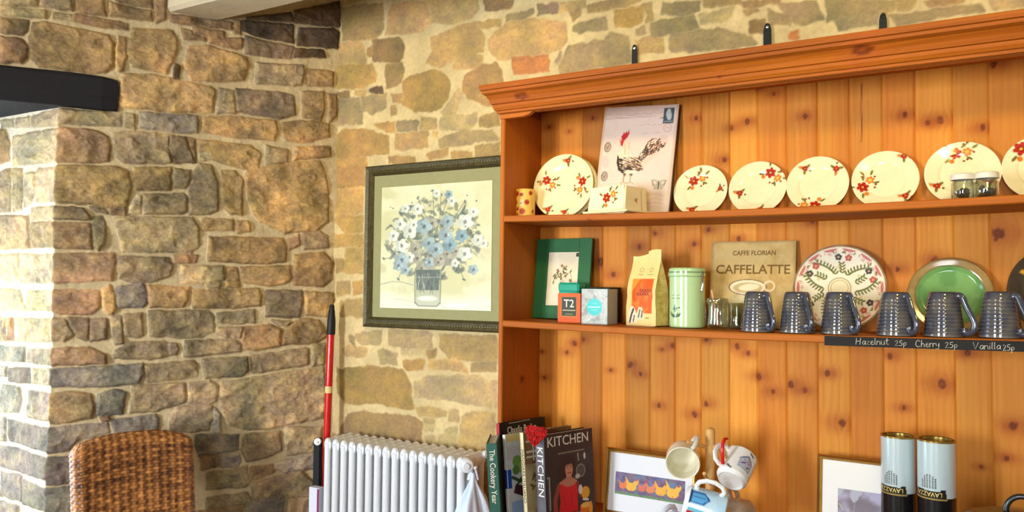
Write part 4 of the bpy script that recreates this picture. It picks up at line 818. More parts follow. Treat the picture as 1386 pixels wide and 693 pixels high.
def sil(p):
    p.cloud(70, C8(120, 124, 120), .5, .7, .6, 9); p.disc(.0, .052, .026, C8(58, 186, 184)); p.line([(-.020, .052), (.020, .052)], .0026, C8(190, 226, 214)); p.line([(-.010, .043), (.010, .043)], .0014, C8(160, 214, 204)); p.line([(-.008, .062), (.008, .062)], .0014, C8(160, 214, 204))
    rs = np.random.RandomState(8)
    for k in range(14): a = rs.uniform(-.04, -.01), rs.uniform(.002, .02); p.line([a, (a[0]+.006, a[1]+.006)], .0012, C8(226, 224, 214))
    for k in range(10): a = rs.uniform(.0, .04), rs.uniform(.085, .10); p.line([a, (a[0]+.006, a[1]-.004)], .0012, C8(230, 228, 216))
sb = pbox('tea_box', .088, .070, .107, sil, mat('foil_card', attr=True, rough=.25, metal=.1, coat=.5), side=C8(176, 180, 174)); place(sb, x-.008, -.185, z_mid(x)+.001, math.radians(-3)); tag(sb, 'silver foil tea box with a round turquoise label', 'box')
# low dark box behind
xd = at(812, 400, -.08)[0]; d_ = MB(); d_.box(-.040, .040, -.045, .045, 0, .112, bev=.002); do = d_.build('storage_box', mat('bottle_green_card', (.07, .16, .09), .6, noise=.1)); place(do, at(818, 400, -.09)[0], -.09, z_mid(xd)+.001, 0); tag(do, 'dark green box tucked behind the silver tea box', 'box')
# coffee bag
def bagp(p):
    OR = C8(226, 96, 20); p.rect(-.036, .038, .042, .142, OR); p.poly([(-.036, .142), (-.036, .10), (-.005, .142)], C8(232, 150, 50)); q_ = p.c.copy(); p.cloud(60, C8(238, 160, 60), .5, .7, .5, 3); in_ = ((abs(p.x) < .037) & (p.y > .038) & (p.y < .142))[..., None]; p.c = np.where(in_, p.c, q_)
    for ln, z, x0 in ((5, .104, -.006), (5, .092, -.016)):
        for k in range(ln): p.line([(x0+k*.009, z), (x0+k*.009+.004, z+.006), (x0+k*.009+.006, z-.001)], .0022, C8(120, 30, 10))
    p.line([(-.016, .098), (.0, .1), (.03, .101)], .0016, C8(130, 30, 10))
    p.poly([(-.048, .006), (-.044, .05), (-.034, .060), (-.022, .052), (-.016, .035), (-.014, .010)], C8(236, 226, 196)); p.poly([(-.018, .03), (-.008, .056), (.004, .056), (.010, .036), (.010, .02), (-.018, .018)], C8(226, 218, 190))
    p.line([(-.042, .01), (-.036, .03), (-.028, .05)], .006, C8(70, 50, 30)); p.line([(-.028, .012), (-.024, .03)], .004, C8(70, 60, 40)); p.line([(-.008, .026), (-.002, .048)], .005, C8(110, 110, 60)); p.line([(.004, .026), (.006, .044)], .004, C8(84, 64, 36))
    for x in (-.012, .024): p.ring(x, .168, .006, .0016, C8(120, 100, 60), .7); p.line([(x-.010, .154), (x+.010, .154)], .002, C8(110, 90, 50), .7)
    p.line([(.018, .024), (.030, .024)], .002, C8(90, 70, 40))
BAGC = C8(238, 212, 136)
bg = empty('coffee_bag', (0, 0, 0)); tag(bg, 'cream paper coffee bag with an orange label and crimped open top', 'bag')
W, Dp, Hh = .112, .062, .216
nu, nv = 62, 130; U, V = np.meshgrid(np.linspace(-1, 1, nu), np.linspace(0, 1, nv))
fold = sstep(.45, .96, V); X = U*W/2*(1-.07*V)+(.010*V if False else 0); Yy = -Dp/2*(1-fold*.92)-.004*np.sin(V*11)*(1-abs(U))*.4-.003*(fbm(U*3+5, V*5, 3, 3)-.5)*2*np.minimum(1, 4*V)
Zz = V*Hh+.006*np.sin(U*2.2)*sstep(.9, 1, V)+.008*(U > .1)*sstep(.86, 1, V)
p = Pt(X, V*Hh, BAGC); bagp(p); P = np.stack([X, Yy, Zz], -1); grid_mesh('front_panel', P, p.c, [m_paint], bg)
Pb = P.copy(); Pb[..., 1] *= -1; grid_mesh('back_panel', Pb[:, ::-1], np.broadcast_to(BAGC, Pb.shape), [m_paint], bg)
for s in (0, -1):
    a = P[:, s]; b = Pb[:, s]; ns = 17; t = np.linspace(0, 1, ns)[None, :, None]; G = a[:, None]*(1-t)+b[:, None]*t; pin = np.sin(t[..., 0]*PI)*.014*np.linspace(.15, 1.1, nv)[:, None]; pin = pin*(1-sstep(.9, 1, np.linspace(0, 1, nv)))[:, None]+.003*(fbm(G[..., 1]*90, G[..., 2]*60, 5, 3)-.5)*np.sin(t[..., 0]*PI)
    G[..., 0] += pin if s == 0 else -pin; q = Pt(G[..., 1], G[..., 2], BAGC*.97); q.cloud(60, C8(200, 166, 84), .5, .7, .6, 4)
    for k in range(5): q.line([(-.012, .05+k*.018), (.012, .052+k*.018)], .002, C8(176, 130, 60), .5)
    grid_mesh('side_gusset', G if s == -1 else G[:, ::-1], q.c if s == -1 else q.c[:, ::-1], [m_paint], bg)
bx = at(873, 400, -.175)[0]; MB().box(-W/2, W/2, -Dp/2, Dp/2, 0, .002).build('base', m_paint, bg); place(bg, bx, -.155, z_mid(bx)+.001, math.radians(-18))
grid_mesh('base_cover', np.stack(np.meshgrid([-W/2, W/2], [-Dp/2, Dp/2])+[np.full((2, 2), .0)], -1), np.broadcast_to(BAGC, (2, 2, 3)), [m_paint], bg) if False else None
# pale green canister with wire clip
def canp(th, r, z, k):
    R = .0515; p = Pt((th-PI*1.5)*R, z, C8(190, 222, 160)); G = C8(36, 74, 40)
    for zz in (.150, .162, .169): p.line([(-1, zz), (1, zz)], .0012, G, .8)
    x = -.022; p.line([(x-.006, .058), (x+.006, .058)], .003, G); p.line([(x, .065), (x, .046)], .005, G); p.poly([(x-.008, .058), (x+.010, .060), (x+.003, .048), (x-.003, .048)], G); p.line([(x+.012, .058), (x+.018, .060)], .003, G)
    for a in np.linspace(PI*1.08, PI*1.92, 14): p.disc(x+.020*math.cos(a), .042+.020*math.sin(a)*.8+.006, .0026, G)
    for a in np.linspace(PI*1.2, PI*1.8, 9): p.disc(x+.013*math.cos(a), .042+.013*math.sin(a)*.7+.004, .0022, C8(70, 110, 66))
    for k_ in range(6): p.line([(x-.012+k_*.006, .094), (x-.009+k_*.006, .096)], .002, C8(110, 150, 100)); p.line([(x-.014+k_*.006, .085), (x-.011+k_*.006, .087)], .0024, C8(96, 136, 90))
    return p.c
cnx = at(930, 400, -.155)[0]; cn = empty('storage_canister', (cnx, -.155, z_mid(cnx)+.001)); tag(cn, 'pale green round canister with a wire clasp and small dark green emblem', 'canister')
m_can = mat('green_enamel', attr=True, rough=.16, coat=.6)
plathe('body', [(0, .001), (.0495, .001), (.0515, .004), (.0515, .150), (.050, .152)], 120, canp, m_can, cn, res=.0018)
plathe('lid', [(.052, .1495), (.0535, .151), (.0535, .170), (.051, .174), (.047, .1755), (0, .1755)], 96, canp, m_can, cn)
m_wire = mat('chrome_wire', (.82, .82, .78), .12, metal=1.)
cw = MB()
MB().tube([(-.0535, 0, .140), (-.0575, 0, .150), (-.0565, 0, .164), (-.0545, -.006, .168)], .0024, 8).build('hinge_wire', m_wire, cn)
cw.tube([(.0555, -.012, .164), (.0580, -.012, .150), (.0565, -.018, .138), (.0610, -.018, .132), (.0570, -.018, .110), (.0530, -.02, .108)], .0026, 8); cw.tube([(.0550, -.004, .146), (.0600, -.010, .148), (.0600, -.018, .144)], .0024, 8)
ca = cn.copy; co = cw.build('wire_clasp', m_wire, cn); co.rotation_euler = (0, 0, math.radians(-12))
# etched glass mug holding a wooden stick
gx = at(972, 420, -.17)[0]; gm = empty('glass_jar', (gx, -.175, z_mid(gx)+.001)); tag(gm, 'clear ribbed glass jar with a pale wooden stick standing in it', 'jar')
g = MB(); prof = [(0, .001), (.024, .001), (.028, .004), (.030, .012), (.0275, .030), (.0265, .050), (.0275, .070), (.031, .078), (.0320, .083), (.0295, .088), (.0275, .084), (.0250, .070), (.0240, .050), (.0250, .030), (.0270, .012), (0, .006)]
g.lathe(prof, 36); g.build('glass_body', m_jar, gm)
MB().tube([(-.029, 0, .078), (-.038, -.002, .074), (-.036, -.002, .060), (-.033, -.002, .040), (-.036, -.002, .018), (-.029, 0, .010)], .0022, 8).build('handle', m_jar, gm)
MB().tube([(.004, 0, .008), (-.008, 0, .060), (-.0165, -.002, .112)], [.003, .003, .0036], 8).build('wooden_stick', mat('pale_stick', (.86, .62, .42), .6), gm)
# second glass behind the sign
g2x = at(996, 430, -.13)[0]; g2 = MB().lathe([(0, .001), (.020, .001), (.023, .004), (.024, .060), (.026, .075), (.024, .075), (.022, .060), (.021, .006), (0, .005)], 32).build('drinking_glass', m_jar); g2.location = (g2x, -.125, z_mid(g2x)+.001); tag(g2, 'plain small drinking glass between the ribbed jar and the first grey mug', 'glass')
# caffe latte sign
def sgn(p):
    p.cloud(14, C8(190, 150, 76), .4, .75, .8, 6); p.cloud(50, C8(214, 190, 130), .5, .75, .5, 16); E_ = C8(120, 84, 40)
    e = np.minimum(np.minimum(p.x+.1225, .1225-p.x), np.minimum(p.y, .26-p.y)); p.blend(sstep(.012, 0, e+.006*(fbm(p.x*60, p.y*60, 4)-.5)), C8(150, 118, 66), .6)
    cx, cy = -.012, .120; Wt = C8(240, 226, 186)
    p.ell(cx, cy-.045, .052, .040, 0, C8(214, 190, 136)); p.ell(cx-.006, cy-.050, .040, .030, 0, C8(230, 212, 164)); p.ell(cx, cy, .056, .024, 0, C8(130, 96, 50)); p.ell(cx, cy, .052, .0215, 0, Wt); p.ell(cx, cy-.002, .043, .016, 0, C8(206, 180, 124)); p.ell(cx+.004, cy, .030, .010, .1, Wt)
    p.ring(cx+.062, cy+.004, .014, .005, C8(232, 214, 166)); p.ell(cx-.012, .018, .085, .014, 0, C8(226, 206, 156))
sg = pbox('metal_sign', .245, .006, .258, sgn, m_paint, side=C8(214, 182, 112)); sgx = (at(962, 390, -.06)[0]+at(1077, 390, -.06)[0])/2
place(sg, sgx, -.079, z_mid(sgx)+.0025, math.radians(0), math.radians(8)); tag(sg, 'rustic tan sign reading CAFFE LATTE above a painted cup', 'sign')
m_ink = mat('brown_ink', (.50, .37, .17), .8)
text_mesh('lettering', 'CAFFE FLORIAN', .0195, m_ink, sg, Matrix.Translation((.004, -.0034, .222)), xs=.90, bold=.0004)
text_mesh('lettering', 'CAFFELATTE', .038, m_ink, sg, Matrix.Translation((.0, -.0034, .172)), xs=1.00, bold=.0006)
bk = MB().box(-.1225, .1225, .003, .008, 0, .258).build('backing_board', bpy.data.materials['dark_board_edge'], sg)
# patterned plate
def ppl(th, r, z, k):
    p = Pt(r*np.cos(th), r*np.sin(th), C8(240, 228, 200)); R = .121; RD = C8(190, 74, 72); NV = C8(46, 44, 66); GR = C8(104, 108, 44)
    n = 14
    for i in range(n):
        a = 2*PI*i/n; x, y = R*.93*math.cos(a), R*.93*math.sin(a); p.ell(x, y, .0085, .019, a, RD, .75)
        for j in range(-4, 5):
            b = a+j*.042; rr = R*(.90-.06*math.cos(j*.35)); p.line([(rr*math.cos(b), rr*math.sin(b)), ((rr-.007)*math.cos(b), (rr-.007)*math.sin(b))], .0012, RD, .9)
    p.ring(0, 0, R*.945, .004, C8(240, 228, 200)); p.ring(0, 0, R*.985, .004, C8(110, 90, 60), .8); p.ring(0, 0, R*.955, .0016, C8(214, 180, 120))
    for i in range(6):
        a = 2*PI*i/6+.42
        for s, col in ((-.15, RD), (.15, NV)):
            x, y = R*.73*math.cos(a+s), R*.73*math.sin(a+s)
            for j in range(5): b = j*2*PI/5+a; p.disc(x+.0055*math.cos(b), y+.0055*math.sin(b), .0042, col)
            p.disc(x, y, .0028, C8(214, 170, 90))
            for q in (-.10, .10): leaf(p, R*.82*math.cos(a+s+q), R*.82*math.sin(a+s+q), a+q*8, .009, GR)
        b = a+PI/6
        for t in np.linspace(.34, .76, 8):
            c = b+1.1*(t-.5)*(1 if i % 2 else -1); x, y = R*t*math.cos(c), R*t*math.sin(c)
            for s in (.8, -.8): leaf(p, x, y, c+s, .0120, GR)
        b2 = a-.02
        for t in np.linspace(.36, .56, 4):
            c = b2+.4*(t-.4); x, y = R*t*math.cos(c), R*t*math.sin(c)
            for s in (.8, -.8): leaf(p, x, y, c+s, .012, GR)
        p.disc(R*.50*math.cos(a+.2), R*.50*math.sin(a+.2), .0045, C8(222, 202, 150))
    p.disc(0, 0, R*.24, C8(238, 222, 180)); p.ring(0, 0, R*.24, .0022, C8(150, 130, 70)); p.ring(0, 0, R*.185, .0016, C8(176, 150, 90))
    return np.where((k > .6)[..., None], C8(230, 214, 180), p.c)
R = .121; pp = plathe('patterned_plate', [(0, .003), (R*.5, .003), (R*.7, .006), (R*.97, .014), (R, .0145), (R*.99, .011), (R*.7, .001), (R*.5, -.003), (0, -.003)], 260, ppl, m_paint, res=.0015)
yc = -.088+R*math.sin(math.radians(11)); ppx = (at(1079, 390, yc)[0]+at(1197, 390, yc)[0])/2
pp.matrix_world = Matrix.Translation((ppx, yc, z_mid(ppx)+R*math.cos(math.radians(11))+.001)) @ Matrix.Rotation(PI/2-math.radians(11), 4, 'X'); tag(pp, 'large folk-patterned plate with red scallops, dark flowers and green leaf sprays', 'plate')
# green plate, dark plate
def gpl(th, r, z, k):
    p = Pt(r*np.cos(th), r*np.sin(th), C8(168, 138, 84)); p.cloud(50, C8(150, 118, 70), .45, .7, .6, 5); p.disc(0, 0, .079, C8(122, 172, 100)); q = Pt(p.x, p.y, C8(122, 172, 100)); q.cloud(25, C8(96, 150, 84), .4, .7, .8, 8); m_ = (r < .078)[..., None]; p.c = np.where(m_, q.c, p.c); p.ring(0, 0, .079, .002, C8(96, 110, 56)); p.ring(0, 0, .0985, .003, C8(130, 100, 56))
    return p.c
R = .100; gp = plathe('green_plate', [(0, .003), (R*.68, .003), (R*.80, .011), (R*.97, .014), (R, .014), (R*.99, .010), (R*.7, 0), (0, -.002)], 140, gpl, m_gloss)
yc = -.078+R*math.sin(math.radians(12)); x = (at(1237, 420, yc)[0]+at(1337, 420, yc)[0])/2
gp.matrix_world = Matrix.Translation((x, yc, z_mid(x)+R*math.cos(math.radians(12))+.001)) @ Matrix.Rotation(PI/2-math.radians(12), 4, 'X'); tag(gp, 'round plate with green centre and tan rim behind the mugs', 'plate')
def bpl(th, r, z, k):
    p = Pt(r*np.cos(th), r*np.sin(th), C8(62, 50, 36)); p.cloud(30, C8(78, 66, 44), .45, .7, .8, 3); p.ell(-.068, .045, .016, .006, -.3, C8(220, 160, 40)); p.ell(-.055, .036, .010, .006, .6, C8(200, 130, 40)); p.ell(.0, .0, .02, .01, .6, C8(200, 140, 50)); return p.c
R = .112; bp_ = plathe('dark_plate', [(0, .003), (R*.68, .003), (R*.80, .010), (R*.97, .014), (R, .014), (R*.99, .010), (R*.7, 0), (0, -.002)], 120, bpl, m_gloss)
yc = -.078+R*math.sin(math.radians(12)); x = at(1363, 420, yc)[0]+R
bp_.matrix_world = Matrix.Translation((x, yc, z_mid(x)+R*math.cos(math.radians(12))+.001)) @ Matrix.Rotation(PI/2-math.radians(12), 4, 'X'); tag(bp_, 'dark brown plate with a yellow fleck, cut off by the right edge', 'plate')
# upturned ridged stoneware mugs
m_mug = mat('stoneware_glaze', attr=True, rough=.14, coat=1., noise=.18, nscale=45)
def mugp(th, r, z, k):
    p = Pt(th*.044, z, C8(60, 63, 78)); p.cloud(26, C8(94, 88, 80), .42, .68, .7, 4); c = p.c; rid = (.5+.5*np.cos(2*PI*(z-.004)/.0092))**3*((z > .006) & (z < .092)); c = c*(1-.38*rid[..., None])+C8(150, 134, 112)*.38*rid[..., None]; lo = sstep(.010, .0, z)[..., None]*.7
    return c*(1-lo)+C8(150, 138, 116)*lo
def mug_prof():
    pr = [(.0400, .006), (.0415, .0005), (.0445, .0005), (.0458, .003)]
    for z in np.arange(.005, .093, .00092):
        R = .0458-.0080*(z/.092)-.0022*(z/.092)**3; pr.append((R-.0009*(.5+.5*math.cos(2*PI*(z-.004)/.0092))**5, z))
    for a in np.linspace(.1, 1, 8): pr.append((.0345-.0075*(1-math.cos(a*PI/2)), .093+.0165*math.sin(a*PI/2)))
    pr += [(.0255, .1085), (.022, .1080), (0, .1075)]; return pr
mug0 = empty('stoneware_mug', (0, 0, 0)); plathe('body', mug_prof(), 72, mugp, m_mug, mug0, res=.0012)
plathe('inside', [(.0400, .006), (.038, .02), (.032, .09), (.0, .096)], 40, lambda th, r, z, k: np.broadcast_to(C8(110, 110, 110), r.shape+(3,)), m_mug, mug0)
hp = [(.030, 0, .0975), (.037, 0, .1000), (.0435, 0, .0955), (.0485, 0, .0830), (.0560, 0, .0660), (.0645, 0, .0500), (.0700, 0, .0350), (.0690, 0, .0210), (.0620, 0, .0125), (.0530, 0, .0110), (.0465, 0, .0150), (.0445, 0, .0220)]
hv = MB(); P_ = [Vector(p) for p in hp]; pts = []
for i in range(len(P_)-1):
    a, b, c, d = P_[max(i-1, 0)], P_[i], P_[i+1], P_[min(i+2, len(P_)-1)]
    for t in (0, .25, .5, .75): pts.append(.5*((2*b)+(c-a)*t+(2*a-5*b+4*c-d)*t*t+(3*b-a-3*c+d)*t**3))
pts.append(P_[-1]); hv.tube(pts, list(np.interp(np.linspace(0, 1, len(pts)), [0, .1, .4, .8, 1], [.0075, .0055, .0050, .0052, .0065])), 12, flat=1.5)
ho = hv.build('handle', mat('stoneware_handle', (.25, .26, .31), .10, coat=.7, noise=.25, nscale=60), mug0)
labs = ['first upturned blue-grey ridged mug, standing before the tan CAFFE LATTE sign', 'second upturned ridged mug, between the sign and the patterned plate', 'third upturned ridged mug, standing before the patterned plate', 'fourth upturned ridged mug, right of the patterned plate', 'fifth upturned ridged mug, handle looped clear to the right before the green plate', 'sixth upturned ridged mug, last at the right end of the row']
for i, ((l, r), an) in enumerate(zip(((1003, 1047), (1055, 1103), (1111, 1162), (1186, 1238), (1249, 1305), (1323, 1378)), (44, 52, 44, 48, 24, 34))):
    y = -.222; x = (at(l, 440, y)[0]+at(l, 440, y)[0])/2+.0455; m_ = mug0 if i == 0 else copy_tree(mug0); m_.location = (x, y, z_mid(x)+.001); m_.rotation_euler = (0, 0, -math.radians(an)); tag(m_, labs[i], 'mug', 'upturned stoneware mugs on the lower shelf')

# ---------------------------------------------------------------- framed flower painting on the wall
Yf = -.030
fl = at(497, 226, Yf); fb = at(492, 442, Yf); pL = at(518.5, 330, Yf+.012)[0]; pR = at(668, 330, Yf+.012)[0]; pT = at(595, 249.5, Yf+.012)[2]; pB = at(590, 418.5, Yf+.012)[2]
fW = (pR-fl[0])+(pL-fl[0]); fx0 = (fl[0]+fb[0])/2; fH = fl[2]-fb[2]; fx = fx0+fW/2
fp = empty('framed_painting', (fx, -.016, fb[2])); tag(fp, 'framed painting of blue and white flowers in a glass vase on the stone wall', 'painting')
FW = .040; fr = frame_mb(fW, fH, .026, FW); fo = fr.build('frame', mat('carved_dark_frame', (.30, .27, .15), .38, noise=.45, nscale=60, metal=.25, bump=.5, bscale=150), fp)
bd_ = MB()                                     # carved bead running round the frame
for a, b, hor in ((-fW/2+FW*.45, fW/2-FW*.45, FW*.45), (-fW/2+FW*.45, fW/2-FW*.45, fH-FW*.45)):
    for i in range(int((b-a)/.012)+1): bd_.lathe([(0, -.0045), (.0035, 0), (0, .0045)], 6, T=Matrix.Translation((a+i*.012, -.022, hor)) @ Matrix.Rotation(PI/2, 4, 'Y') @ Matrix.Rotation(.5, 4, 'X'))
for x in (-fW/2+FW*.45, fW/2-FW*.45):
    for i in range(int((fH-FW)/.012)): bd_.lathe([(0, -.0045), (.0035, 0), (0, .0045)], 6, T=Matrix.Translation((x, -.022, FW*.5+i*.012)))
bd_.build('carved_beading', mat('gilt_beading', (.46, .41, .24), .4, metal=.3), fp)
MB().box(-fW/2+FW*.8, fW/2-FW*.8, -.012, -.002, FW*.8, fH-FW*.8).build('mount', mat('sage_mount', (.58, .57, .40), .8, noise=.06, nscale=50), fp)
def bouquet(p):
    W_, H_ = pR-pL, pT-pB; p.x = (p.x+W_/2)/W_*520; p.y = (H_-p.y)/H_*590     # painting coordinates 520 x 590, y down
    p.cloud(.006, C8(196, 194, 146), .35, .7, .8, 1); p.cloud(.012, C8(222, 222, 188), .5, .75, .7, 2); p.cloud(.01, C8(184, 178, 130), .6, .8, .6, 7)
    p.blend(sstep(500, 560, p.y)*.6, C8(236, 240, 220)); S_ = 2.
    DG = [C8(84, 96, 90), C8(60, 76, 78), C8(112, 118, 104), C8(130, 136, 120), C8(94, 104, 84)]; rs = np.random.RandomState(12)
    for k in range(330):
        a = rs.uniform(0, 2*PI); r = rs.uniform(0, 1)**.6; x, y = 250+225*r*math.cos(a), 255+195*r*math.sin(a)
        if y > 400 and abs(x-240) > 150: y -= 60
        p.ell(x, y, rs.uniform(8, 22), rs.uniform(4, 11), rs.uniform(-1.2, 1.2), DG[rs.randint(5)], .60, S_*1.5)
    for x0, y0, x1, y1 in ((245, 250, 180, 60), (250, 250, 250, 30), (260, 240, 320, 60), (300, 220, 400, 90), (200, 250, 110, 130), (330, 280, 460, 200), (180, 300, 50, 190), (160, 330, 15, 350), (340, 340, 400, 450), (350, 330, 480, 260), (120, 330, 90, 450), (370, 300, 500, 290), (270, 240, 290, 50)):
        p.line([(x0, y0), ((x0+x1)/2+8, (y0+y1)/2), (x1, y1)], 3, C8(96, 104, 92), .8, S_); p.ell(x1, y1, 9, 5, rs.uniform(0, 3), C8(90, 104, 100), .8, S_)
    p.poly([(365, 165), (408, 90), (402, 120), (380, 172)], C8(90, 112, 104))
    BL = C8(150, 170, 174); BD = C8(116, 144, 154); WH = C8(214, 220, 204); PK = C8(160, 156, 138)
    def bloom(x, y, r, c):
        r = r*1.22
        for i in range(5): a = i*1.2566+x; p.ell(x+math.cos(a)*r*.45, y+math.sin(a)*r*.45, r*.62, r*.46, a, c*(1+.10*math.cos(a)), .9, S_)
        for i in range(4): a = i*1.57+y; p.line([(x, y), (x+math.cos(a)*r*.7, y+math.sin(a)*r*.7)], 2, c*.78, .6, S_)
        p.ell(x+2, y, r*.22, r*.28, .3, c*.55, .8, S_)
    for x, y, r in ((260, 375, 26), (300, 355, 26), (150, 355, 22), (348, 365, 22), (258, 185, 24), (180, 305, 26), (210, 400, 22), (190, 350, 22), (290, 370, 18), (330, 330, 20), (370, 320, 20)): bloom(x-10, y, r, PK)
    for x, y, r in ((165, 355, 27), (205, 282, 32), (222, 255, 22), (462, 250, 30), (122, 305, 24), (155, 250, 24), (462, 398, 27), (520, 335, 22), (545, 350, 16), (240, 180, 24), (498, 205, 20), (330, 110, 16), (180, 175, 18), (400, 150, 18), (205, 410, 20), (420, 440, 16)): bloom(x-62, y-66, r, WH)
    for x, y, r in ((272, 265, 32), (295, 345, 28), (330, 375, 30), (395, 355, 27), (375, 310, 28), (383, 245, 26), (448, 315, 25), (388, 118, 15), (165, 425, 32), (185, 472, 20), (502, 470, 20), (300, 435, 20), (150, 450, 22)): bloom(x-62, y-66, r, BL if r % 2 == 0 else BD*1.08)
    for k in range(60): x, y = rs.uniform(40, 480), rs.uniform(60, 430); p.disc(x, y, rs.uniform(1.5, 4), [C8(230, 232, 214), C8(70, 84, 84)][rs.randint(2)], .8, S_)
    # vase
    p.poly([(170, 400), (296, 400), (292, 560), (284, 576), (180, 576), (172, 560)], C8(150, 158, 140), .5); p.poly([(176, 404), (290, 404), (286, 500), (180, 500)], C8(76, 88, 84), .8)
    for k in range(34): x = rs.uniform(180, 286); y = rs.uniform(410, 490); p.line([(x, y), (x+rs.uniform(-8, 8), y+rs.uniform(20, 50))], 2.4, [C8(50, 62, 60), C8(150, 160, 146), C8(210, 214, 196)][rs.randint(3)], .7, S_)
    for x in (171, 295): p.line([(x, 404), (x+(2 if x < 200 else -2), 566)], 4, C8(110, 116, 98), .9, S_)
    p.line([(172, 440), (294, 440)], 2.5, C8(186, 192, 172), .8, S_); p.line([(176, 560), (190, 576), (276, 576), (290, 560)], 5, C8(120, 128, 110), .9, S_); p.ell(232, 540, 46, 12, 0, C8(236, 240, 226), .7, S_)
    p.line([(0, 476), (60, 462), (110, 464), (165, 478)], 4, C8(140, 146, 124), .8, S_); p.line([(0, 545), (120, 548), (170, 560)], 3, C8(160, 164, 140), .6, S_); p.ell(370, 572, 48, 9, 0, C8(246, 248, 238), .8, S_); p.line([(300, 578), (420, 584)], 3, C8(150, 156, 136), .6, S_); p.ell(40, 530, 50, 20, 0, C8(222, 226, 200), .5, S_)
pbox('print', pR-pL, .002, pT-pB, bouquet, m_print, fp, Matrix.Translation(((pL+pR)/2-fx, -.0135, pB-fb[2])), side=C8(214, 212, 174), res=.0017)

# ---------------------------------------------------------------- radiator
m_rad = mat('radiator_enamel', (.88, .89, .90), .28, coat=.3)
rad = empty('column_radiator', (0, 0, 0)); tag(rad, 'white column radiator under the framed flower painting', 'radiator')
ya, yb_ = -.195, -.050; xA = at(441, 620, ya)[0]; zT = at(441, 592, ya+.01)[2]; pitch = (at(608, 640, ya)[0]-xA)/14
def section():
    s = MB(); n = 4; ys = [ya+.012+(yb_-ya-.024)*i/(n-1) for i in range(n)]
    for y in ys: s.tube([(0, y, .14), (0, y, zT-.020)], .0138, 14, flat=1.0)
    for z in (zT-.027, .13): s.tube([(0, ya+.004, z)]+[(0, ya+.002+(yb_-ya)*t, z) for t in (.04, .5, .96)]+[(0, yb_-.002, z)], [.0120, .0175, .0180, .0175, .0120], 14, flat=1.45)
    for i in range(n): s.lathe([(.0138, 0), (.0134, .005), (.0118, .011), (.0075, .0155), (0, .0175)], 14, T=Matrix.Translation((0, ys[i], zT-.0175)))
    return s
s0 = section().build('section', m_rad, rad); s0.location = (xA, 0, 0); NS = 16
for i in range(1, NS): c = s0.copy(); COL.objects.link(c); c.parent = rad; c.location = (xA+i*pitch, 0, 0)
xE = xA+(NS-1)*pitch+.016
for z in (zT-.027, .13): MB().tube([(xA-.016, (ya+yb_)/2, z), (xE, (ya+yb_)/2, z)], .017, 16).build('header_pipe', m_rad, rad)
def plug(x, y, z, r, d, name, m=None):
    return MB().lathe([(0, .018), (r*.35, .018), (r*.42, .013), (r*.9, .012), (r, .007), (r, 0), (0, 0)], 28, T=Matrix.Translation((x, y, z)) @ Matrix.Rotation(PI/2*d, 4, 'Y')).build(name, m or m_rad, rad)
hq = at(641, 637, -.172); hx, hy, hz = hq[0], -.172, hq[2]; vq = at(628, 630, -.190); MB().lathe([(0, .030), (.010, .030), (.012, .024), (.022, .022), (.025, .016), (.025, 0), (0, 0)], 32, T=Matrix.Translation((vq[0], -.176, vq[2])) @ Matrix.Rotation(math.radians(35), 4, 'Z') @ Matrix.Rotation(PI/2, 4, 'X')).build('valve_head', m_rad, rad); kq = at(428, 598, -.155); MB().lathe([(0, .014), (.004, .014), (.006, .010), (.013, .009), (.0145, .004), (.0145, 0), (0, 0)], 28, T=Matrix.Translation((kq[0], -.146, kq[2])) @ Matrix.Rotation(math.radians(30), 4, 'Z') @ Matrix.Rotation(PI/2, 4, 'X')).build('end_plug', m_porc, rad); plug(xE, -.062, zT-.012, .014, 1, 'end_plug', m_porc)
hk = MB().tube([(xE-.012, hy+.006, hz+.012), (hx-.006, hy+.002, hz+.010), (hx+.006, hy, hz+.009), (hx+.012, hy, hz+.014)], .0050, 10).build('bleed_valve', m_rad, rad)
ft = MB()
for x in (xA, xE-.016):
    for y in (ya+.012, yb_-.012): ft.tube([(x, y, 0), (x, y, .13)], .012, 10)
ft_ = [MB().tube([(x, y, 0), (x, y, .13)], .012, 10).build('foot', m_rad, rad) for x in (xA, xE-.016) for y in (ya+.012, yb_-.012)]
# white bag hanging from the valve
cb = empty('carrier_bag', (0, 0, 0)); tag(cb, 'white cloth bag hanging from the right end of the radiator', 'bag'); m_bag = mat('white_cotton', (.84, .90, .97), .8, noise=.05, bump=.3, bscale=30)
nu, nv = 70, 60; U, V = np.meshgrid(np.linspace(0, 2*PI, nu, endpoint=False), np.linspace(0, 1, nv)); top = sstep(0, .42, V)
wx = .006+.040*top+.022*V; wy = .006+.060*top; fold = .010*np.sin(U*5+V*3)*sstep(.02, .25, V)*(1-.4*V)+.006*np.sin(U*9+1)*sstep(.05, .3, V)
X = hx+.012*V+(wx+fold)*np.cos(U); Yb = hy-.004+(wy+fold)*np.sin(U); Zb = hz-.006-V*.34-.012*np.cos(U*2)*top
Pb = np.stack([X, Yb, Zb], -1); grid_mesh('bag_body', Pb, np.broadcast_to(C8(228, 234, 242), Pb.shape), [m_bag], cb, closed_u=True)
MB().tube([(hx-.012, hy-.012, hz-.03), (hx-.006, hy-.004, hz+.004), (hx, hy, hz+.0125), (hx+.006, hy+.004, hz+.004), (hx+.012, hy+.01, hz-.03)], .004, 8, flat=1.6).build('strap', m_bag, cb)
